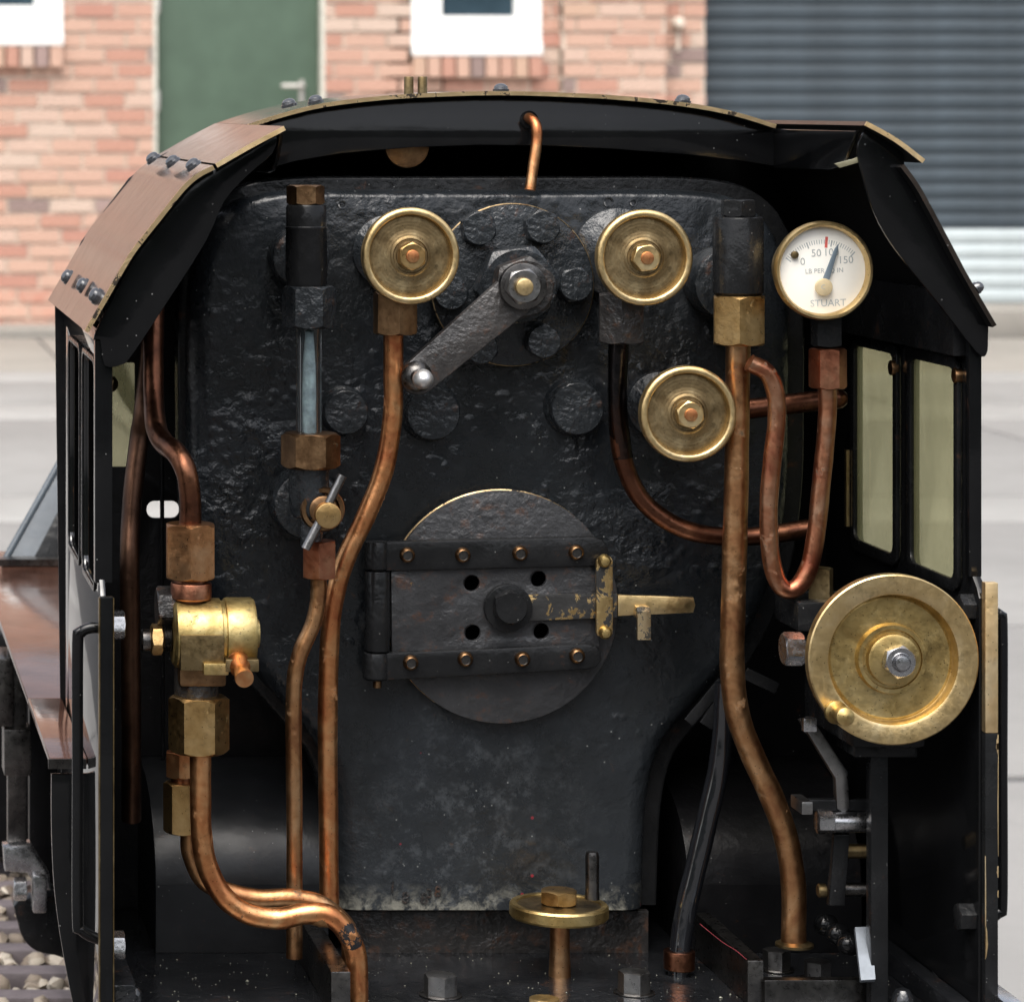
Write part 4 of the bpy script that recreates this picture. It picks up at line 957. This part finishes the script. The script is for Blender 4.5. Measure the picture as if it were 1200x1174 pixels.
# roof sheets: cross-section (X, z) swept along Y
def sheet(name, sec, ya, yb, th, m, label=None, edge=True, edge_m='brass_edge', sm=4):
    q = smooth2(sec, sm, False); n = len(q); v = []; f = []
    def nrm(i):
        a = Vector(q[max(i - 1, 0)]); b = Vector(q[min(i + 1, n - 1)]); t = (b - a).normalized(); return Vector((-t.y, t.x))
    up = []; lo = []
    for i in range(n):
        nn = nrm(i); up.append(q[i]); lo.append((q[i][0] - nn.x * th, q[i][1] - nn.y * th))
    for Y in (ya, yb):
        for a, b in up + lo: v.append((a, Y, H + b))
    k = 2 * n
    for i in range(n - 1):
        f += [(i, i + 1, k + i + 1, k + i), (n + i + 1, n + i, k + n + i, k + n + i + 1), (k + i, k + i + 1, k + n + i + 1, k + n + i), (i + 1, i, n + i, n + i + 1)]
    f += [(0, k, k + n, n), (n - 1, 2 * n - 1, k + 2 * n - 1, k + n - 1)]
    o = lp_(name, Geo().add(v, f), m, label, sharp=30)
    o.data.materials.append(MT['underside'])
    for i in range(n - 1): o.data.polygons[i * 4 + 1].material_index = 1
    if edge:   # bare brass rear edge, a thin strip butted on the sheet
        v = []; f = []
        for Y in (ya - .0002, ya - .0012):
            for a, b in up + lo: v.append((a, Y, H + b))
        for i in range(n - 1):
            f += [(k + i, k + i + 1, i + 1, i), (n + i, n + i + 1, k + n + i + 1, k + n + i), (k + n + i, k + n + i + 1, k + i + 1, k + i)]
        f += [(k, 0, n, k + n), (k + n - 1, k + 2 * n - 1, 2 * n - 1, n - 1)]
        lp_('sheet_edge', Geo().add(v, f), edge_m, None, o)
    return o
def sec(pts, Y): return [(P(a, b, Y).x, P(a, b, Y).z - H) for a, b in pts]
main = sec([(290, 146), (330, 133), (380, 121), (450, 112.5), (520, 108.5), (587, 107), (650, 108.5), (720, 112), (800, 120), (860, 131), (910, 146)], 1.265)
roof = sheet('roof', main, 1.266, 1.362, .0016, 'roof', 'black roof sheet with bare brass rear edge')
wl_ = sec([(252, 192), (292, 169), (332, 148)], 1.165)
sheet('roof_wing', wl_, 1.165, 1.362, .0016, 'roof', 'left roof wing reaching back over the cab side', edge_m='edge_brass')
wr_ = sec([(1015, 142.5), (1050, 162), (1083, 187)], 1.165)
sheet('roof_wing', wr_, 1.165, 1.362, .0016, 'roof', 'right roof wing overhanging the cab side', edge_m='edge_brass')
ll = sec([(99, 387), (125, 342), (150, 299), (168, 275), (188, 250), (212, 220), (230, 204), (249, 194)], 1.166)
sheet('cant_sheet', ll, 1.166, 1.3475, .0016, 'roof', 'left sloping cant sheet with bolts and bare brass edge', edge_m='brass_edge')
rl = sec([(1060, 193), (1078, 218), (1100, 258), (1130, 315), (1168, 381)], 1.166)
sheet('cant_sheet', rl, 1.166, 1.3475, .0016, 'roof', 'right sloping cant sheet', edge=False)
lp_('roof_rib', plate([(296, 152), (335, 138), (380, 126), (450, 117.5), (520, 113.5), (587, 112), (650, 113.5), (720, 117), (800, 125), (860, 136), (908, 150), (915, 196), (870, 189), (800, 181), (720, 175), (640, 171), (560, 170), (480, 173), (400, 180), (345, 189), (305, 200)], 1.272, .002), 'gloss', 'black arched rib under the roof')
lp_('roof_rib', plate(smooth2([(110, 392), (152, 309), (170, 283), (214, 226), (249, 200), (290, 176), (322, 159), (318, 180), (290, 205), (262, 236), (240, 284), (190, 362), (154, 416), (142, 427), (122, 428), (117, 398)], 3), 1.1735, .002), 'gloss', 'left curved black rib at the rear of the cab')
lp_('roof_rib', plate(smooth2([(1060, 200), (1080, 225), (1102, 265), (1132, 322), (1154, 366), (1156, 395), (1154, 415), (1142, 412), (1100, 358), (1047, 292), (1022, 248), (1009, 205), (1003, 180), (1006, 162), (1018, 150), (1040, 163), (1056, 178)], 3), 1.1735, .002), 'gloss', 'right curved black rib at the rear of the cab')
fl = [(1.27, -.0085), (1.27, -.0235), (1.20, -.0228), (1.190, -.0218), (1.182, -.0185), (1.175, -.013), (1.170, -.0085)]
lp_('roof_flange', plate_side(fl, .3668, .0016), 'gloss', 'black flange under the right roof wing')
lp_('flange_strip', plate([(977, 192), (1000, 186), (1018, 176.5), (1023, 180), (1004, 191), (983, 197)], 1.174, .0012, bev=.0002), 'strip')
lp_('roof_flange', plate_side([(a, b - .001) for a, b in fl], .1642, .0016), 'gloss', 'black flange under the left roof wing')
# bolts on the roof
def rbolt(p, n_, r=.0027):
    return lp_('roof_bolt', lathe(p, n_, [(r * 1.15, -.0005), (r * 1.15, .0006), (r, .0007), (r * .95, .0016), (r * .7, .0023), (r * .35, .0027), (0, .0028)], 20), 'roof_bolt')
for (x, y, Y) in ((180, 187, 1.30), (203, 191, 1.235), (227, 195, 1.178)):
    rbolt(P(x, y, Y), (-.62, 0, .78))
for (x, y, Y) in ((80, 325, 1.30), (98, 335, 1.235), (113, 347, 1.185)):
    rbolt(P(x, y, Y), (-.87, 0, .5))
for (x, y, n_) in ((339, 124, (-.25, 0, 1)), (370, 120, (-.2, 0, 1)), (587, 106.5, (0, 0, 1)), (800, 119.5, (.15, 0, 1))):
    rbolt(P(x, y, 1.275), n_)
rbolt(P(1144, 338, 1.20), (.87, 0, .5), .002); 
for x in (479, 495):
    lp_('roof_pin', cyl(P(x, 112, 1.30), UP, L(5.6, 1.3), L(22, 1.3), .0003), 'brass_dull', 'short brass pin standing on the roof')
lp_('whistle_disc', cyl(P(475, 171, 1.284), TOCAM, L(26, 1.284), .004, .0005), 'bronze_dark', 'brown disc half hidden behind the roof rib')
lp_('drip_pipe', tube([P(619, 139, 1.275), P(621, 139, 1.266), P(628, 147, 1.261), P(629, 165, 1.26), (P(625, 195, 1.259)), P(621, 223, 1.258)], L(6.3, 1.26), 16), 'copper', 'small bent copper pipe hanging from the roof rib')
lp_('grommet', lathe(P(620, 141, 1.2698), TOCAM, [(0, 0), (L(11, 1.27), 0), (L(9, 1.27), .0006), (0, .0006)], 20), 'dark')

# ------- reverser wheel and its stand, right
YM = 1.165
rw = P(1047, 773, YM); RW = L(100, YM)
wh = lp_('reverser_wheel', lathe(rw, TOCAM, [(.70 * RW, -.16 * RW), (.97 * RW, -.16 * RW), (1.0 * RW, -.13 * RW), (1.0 * RW, 0.0), (.985 * RW, .015 * RW), (.80 * RW, .015 * RW), (.765 * RW, .0), (.745 * RW, -.10 * RW), (.73 * RW, -.13 * RW)], 96, True), 'brass', 'large brass reversing handwheel at the right', sharp=30)
lp_('web', lathe(rw, TOCAM, [(.735 * RW, -.16 * RW), (.73 * RW, -.13 * RW), (.70 * RW, -.115 * RW), (.66 * RW, -.12 * RW), (.42 * RW, -.11 * RW), (.40 * RW, -.03 * RW), (.35 * RW, -.03 * RW), (.34 * RW, -.05 * RW), (.31 * RW, -.05 * RW), (.30 * RW, .03 * RW), (.27 * RW, .045 * RW), (0, .045 * RW)], 72), 'brass_yellow', parent=wh)
lp_('nut', hexn(rw + Vector((L(3, YM), -.04 * RW, 0)), TOCAM, L(20, YM), .0045, .35, ch=.9), 'steel', parent=wh)
lp_('spindle', lathe(rw + Vector((L(3, YM), -.04 * RW - .0042, 0)), TOCAM, [(L(12, YM), 0), (L(11, YM), .0008), (L(9, YM), .0002), (L(8, YM), .0022), (0, .0028)], 20), 'steel', parent=wh)
lp_('knob', lathe(P(979, 834, YM) + TOCAM * .0004, (.02, -1, .02), [(L(14, YM), 0), (L(13.5, YM), .0015), (L(9.5, YM), .003), (L(8, YM), .0055), (L(9.5, YM), .0065), (L(11.5, YM), .008), (L(10.5, YM), .0105), (L(5, YM), .0116), (0, .0118)], 28), 'brass_yellow', parent=wh)
YX = 1.19
lp_('reverser_stand', box((P(1021, 0, YX).x, YX, FZ), (P(1041, 0, YX).x, YX + .006, P(0, 868, YX).z)), 'satin', 'black upright stand below the reversing wheel', bevel=.0004)
lp_('stand_top', box((P(1000, 0, YX).x, YX - .002, P(0, 886, YX).z), (P(1073, 0, YX).x, YX + .02, P(0, 868, YX).z)), 'satin', bevel=.0005)
lp_('bearing', box((P(985, 0, YX).x, 1.176, P(0, 868, YX).z), (P(1070, 0, YX).x, 1.235, P(0, 720, YX).z)), 'satin', 'black bearing block behind the reversing wheel', bevel=.002)
lp_('bearing_bolt', hexn(P(917, 760, 1.195), RIGHT, L(20, 1.195), L(24, 1.195), .3, ch=.6) + cyl(P(940, 760, 1.195), RIGHT, L(9, 1.195), L(60, 1.195)), 'steel')
lp_('bearing_nut', hexn(P(962, 705, 1.22), UP, L(17, 1.22), L(40, 1.22), R(18), n=4, ch=.2), 'brass_dull')
lp_('bearing_plate', box(P(935, 740, 1.21), P(935, 740, 1.21) + Vector((L(90, 1.2), .03, L(35, 1.2)))), 'satin', bevel=.001)
# levers between
YJ = 1.205
lvr = [(934, 842), (947, 838), (990, 902), (992, 945), (986, 950), (977, 945), (975, 909)]
lp_('damper_lever', plate(lvr, YJ, .004, bev=.0006), 'steel_mid', 'cranked steel lever left of the stand')
lp_('lever_end', box((P(934, 0, YJ).x, YJ - .008, P(0, 853, YJ).z), (P(950, 0, YJ).x, YJ - .0045, P(0, 837, YJ).z)), 'steel', bevel=.0006)
lp_('lever_rod', box((P(932, 0, YJ).x, YJ - .008, P(0, 949, YJ).z), (P(945, 0, YJ).x, YJ + .006, P(0, 934, YJ).z)), 'steel_mid', bevel=.0005)
lp_('lever_arm', box((P(945, 0, YJ).x, YJ - .003, P(0, 948, YJ).z), (P(1021, 0, YJ).x, YJ + .001, P(0, 935, YJ).z)), 'satin', bevel=.0005)
lp_('cross_shaft', hexn(P(957, 963, YJ - .004), RIGHT, L(14, YJ), L(18, YJ), .52, ch=.3) + cyl(P(974, 963, YJ - .004), RIGHT, L(12, YJ), L(50, YJ), .0005), 'steel', 'short steel cross shaft beside the stand')
lp_('rocking_arm', plate([(974, 975), (992, 975), (986, 1058), (968, 1058)], YJ + .002, .004), 'satin')
lp_('link_pin', cyl(P(988, 997, YJ + .01), RIGHT, L(8.5, YJ), L(36, YJ), .0003), 'brass_dull')
lp_('link_pin', cyl(P(984, 1042, YJ + .01), RIGHT, L(8, YJ), L(40, YJ), .0003), 'steel_dark')
lp_('link_pin', cyl(P(958, 1043, YJ), RIGHT, L(8, YJ), L(10, YJ), .0005), 'brass_dull')
for (x, y, Y) in ((967, 1083, 1.232), (981, 1094, 1.222), (994, 1106, 1.212)):
    lp_('domed_rivet', lathe(P(x, y, Y), (-.55, -.8, .2), [(L(13, Y), -.003), (L(12.5, Y), .0015), (L(9.5, Y), .0032), (L(5, Y), .0042), (0, .0045)], 20), 'gloss')
g = Geo(); a_, b_, c_, d_ = P(1002, 1086, 1.200), P(1021, 1085, 1.200), P(1026, 1147, 1.1865), P(1009, 1148, 1.1865)
g.add([a_, b_, c_, d_] + [q + Vector((.0, .0012, -.0012)) for q in (a_, b_, c_, d_)], [(0, 1, 2, 3)[::-1], (4, 5, 6, 7), (0, 4, 5, 1)[::-1], (1, 5, 6, 2)[::-1], (2, 6, 7, 3)[::-1], (3, 7, 4, 0)[::-1]])
MT['dull_plate'] = plain('dull galvanised plate', (.17, .19, .215), .45, .6, var=.2, sc=150)
lp_('sloping_plate', g, 'dull_plate', 'bright sloping steel plate at the foot of the stand')
# black pipe and clips right of the firebox
pipe([(850, 800), (848, 850), (842, 900), (830, 955), (817, 1010), (805, 1060), (798, 1105), (795, 1150)], 12.5, 'pipe_gloss', 'glossy black pipe curving down right of the firebox', Y=1.243)
lp_('pipe_foot', cyl(P(796, 1135, 1.243), UP, L(18, 1.243), L(22, 1.243)), 'copper_dark')
for (p0, p1, w_) in (((846, 798), (806, 846), 12), ((858, 800), (826, 850), 16), ((872, 788), (910, 806), 14)):
    A = Vector(p0); B = Vector(p1); d_ = (B - A).normalized(); n_ = Vector((-d_.y, d_.x)) * w_ / 2
    lp_('clip', plate([tuple(A + n_), tuple(A - n_), tuple(B - n_), tuple(B + n_)], 1.255, .0015), 'satin')
# red thread caught on the guide bar
lp_('thread', tube([P(820, 1082, 1.222), P(846, 1103, 1.211), P(862, 1113, 1.205), P(875, 1124, 1.1995)], .00012, 6), 'thread_red', 'red thread lying along the right guide bar')
# right floor angle with rivet heads
an_ = lp_('floor_angle', box((P(1098, 0, 1.19).x, 1.17, FZ), (XR - .0002, 1.30, P(0, 1160, 1.19).z)), 'floor', bevel=.001)
for (x, y, Y) in ((1098, 1143, 1.215), (1074, 1128, 1.262)):
    lp_('domed_rivet', lathe(P(x, y + 10, Y), UP, [(L(13, Y), -.001), (L(12, Y), .002), (L(8, Y), .004), (0, .0052)], 18), 'floor')
for (x, y, Y) in ((1131, 1172, 1.19), (1058, 1172, 1.19)):
    lp_('floor_rivet', lathe(P(x, y, Y), UP, [(L(14, Y), -.001), (L(12, Y), .002), (L(8, Y), .004), (0, .0048)], 18), 'floor')
al = lp_('floor_angle', box((XL + .0045, 1.17, FZ), (P(150, 0, 1.2).x, 1.27, P(0, 1128, 1.20).z)), 'floor', bevel=.0008)
for (x, y, Y) in ((145, 1150, 1.195), (158, 1168, 1.18), (136, 1118, 1.225)):
    lp_('domed_rivet', lathe(P(x, y, Y), UP, [(L(9, Y), -.001), (L(8.5, Y), .002), (L(5, Y), .0035), (0, .004)], 16), 'floor')

# ------- outside: running boards, end plate, front of the engine, motion
MT['board'] = black_paint('board enamel with brick reflection', (.055, .026, .018), (.08, .18), .03, .04, .7, .4, .6, .2, grime=.6)  # brown base paints the brick wall's reflection into the black enamel
zb = H - .239
lp_('running_board', box((.0872, 1.222, zb - .003), (.1009, 1.3455, zb)) + box((.0872, 1.3456, zb - .003), (.15, 1.79, zb)), 'board', 'left running board with glossy top', bevel=.0006)
lp_('running_board', box((.385, 1.36, zb - .003), (.4375, 2.3, zb)), 'board', 'right running board', bevel=.0006)
lp_('board_lip', box((.0866, 1.2206, zb - .0038), (.1005, 1.2218, zb - .0002)), 'steel_dark')
lp_('end_plate', plate(smooth2([(59.5, 905), (59.5, 960), (61, 1010), (64, 1050), (70, 1095), (78, 1140), (88, 1190)], 3, False) + [(112, 1190), (112, 905)], 1.226, .004, bev=.0004), 'gloss', 'black end plate under the left running board')
lp_('step', box((P(1158, 0, 1.17).x, 1.150, H - .3135), (P(1186, 0, 1.165).x, 1.185, H - .3105)), 'steel', 'bright step edge under the right cab side', bevel=.0004)
# sloping casing on the running board ahead of the cab
YK = 1.74
MT['slate'] = black_paint('slate grey enamel', (.05, .062, .075), (.12, .25), .05, .06, .8, .2, 0, .2, grime=.3)
g = plate([(5, 660), (72, 550), (112, 484), (118, 484), (118, 660)], YK + .006, .006, bev=.0008)
g.v = [Vector((q.x, q.y + max(0, q.z - zb) * .35, q.z)) for q in g.v]
ks = lp_('sloping_casing', g, 'slate', 'slate grey sloping casing on the left running board ahead of the cab')
g = plate([(36, 660), (72, 597), (118, 522), (118, 660)], YK - .0005, .003, bev=.0005)
g.v = [Vector((q.x, q.y + max(0, q.z - zb) * .35, q.z)) for q in g.v]
lp_('casing_dark_panel', g, 'satin', parent=ks)  # dark triangular sheet on the casing face
cbp = [P(4, 660, YK + .001), P(60, 568, YK + .001), P(112, 483, YK + .001)]
lp_('casing_bead', tube([Vector((q.x, q.y + max(0, q.z - zb) * .35, q.z)) for q in cbp], L(4.5, YK), 10), 'slate', parent=ks)
lp_('casing_foot', box((P(-4, 0, YK).x, YK - .012, zb + .0005), (P(120, 0, YK).x, YK, zb + .004)), 'steel_dark', parent=ks)
# boiler barrel, smokebox, frames, cylinder block, wheels
bc = Vector((CX, 1.352, H - .125))
lp_('boiler_barrel', lathe(bc, (0, 1, 0), [(0, 0), (.088, 0), (.088, .62), (.094, .622), (.094, .82), (.085, .83), (0, .832)], 48), 'gloss', 'black boiler barrel ahead of the cab')
for sx in (-1, 1):
    lp_('frame_plate', box((CX + sx * .075 - .002, 1.365, H - .385), (CX + sx * .075 + .002, 2.3, H - .25)), 'dark')
cb = lp_('cylinder_block', box((.092, 1.90, H - .43), (.165, 2.05, H - .30)), 'dark', 'black cylinder block under the left running board', bevel=.006)
lp_('cylinder_block', box((2 * CX - .165, 1.90, H - .43), (2 * CX - .092, 2.05, H - .30)), 'dark', 'black cylinder block under the right running board', bevel=.006)
for sx in (-1, 1):
    for yy in (1.42, 1.62, 1.82):
        wz = DZ + .016 + .052
        wl2 = lp_('wheel', lathe(Vector((CX + sx * .086, yy, wz)), (sx, 0, 0), [(0, 0), (.058, 0), (.058, .002), (.052, .003), (.052, .013), (.047, .014), (.044, .009), (.014, .009), (.013, .015), (0, .015)], 40), 'dark')
# motion seen below the left running board
YO = 1.50
mo = lp_('valve_rod', box((P(9, 0, YO).x, YO, P(0, 990, YO).z), (P(31, 0, YO).x, YO + .008, P(0, 760, YO).z)), 'steel_dark', 'steel valve rod hanging below the left running board', bevel=.0006)
lp_('rod_block', box((P(4, 0, YO).x, YO - .006, P(0, 906, YO).z), (P(36, 0, YO).x, YO + .012, P(0, 852, YO).z)), 'steel_dark', parent=mo, bevel=.0008)
lp_('rod_block', box((P(-6, 0, YO).x, YO - .003, P(0, 850, YO).z), (P(16, 0, YO).x, YO + .03, P(0, 770, YO).z)), 'steel_dark', parent=mo, bevel=.001)
lp_('rod_eye', plate([(2, 985), (34, 982), (42, 996), (56, 1018), (58, 1036), (44, 1036), (30, 1016), (4, 1014)], YO + .004, .012, bev=.0012), 'steel', parent=mo)
lp_('rod_nut', hexn(P(16, 1041, YO - .006), RIGHT, L(14, YO), L(15, YO), .3, ch=.5), 'steel', parent=mo)
lp_('link_end', box((P(36, 0, YO).x, YO - .012, P(0, 1063, YO).z), (P(53, 0, YO).x, YO, P(0, 1018, YO).z)), 'steel', parent=mo, bevel=.0015)
lp_('axlebox', plate(smooth2([(17, 1040), (17, 1065), (24, 1085), (38, 1098), (60, 1103), (80, 1103), (80, 1040)], 3), YO + .03, .025, bev=.001), 'satin')
lp_('hanger', plate([(33, 740), (66, 740), (66, 1040), (40, 1040), (33, 990)], YO + .05, .01), 'dark')
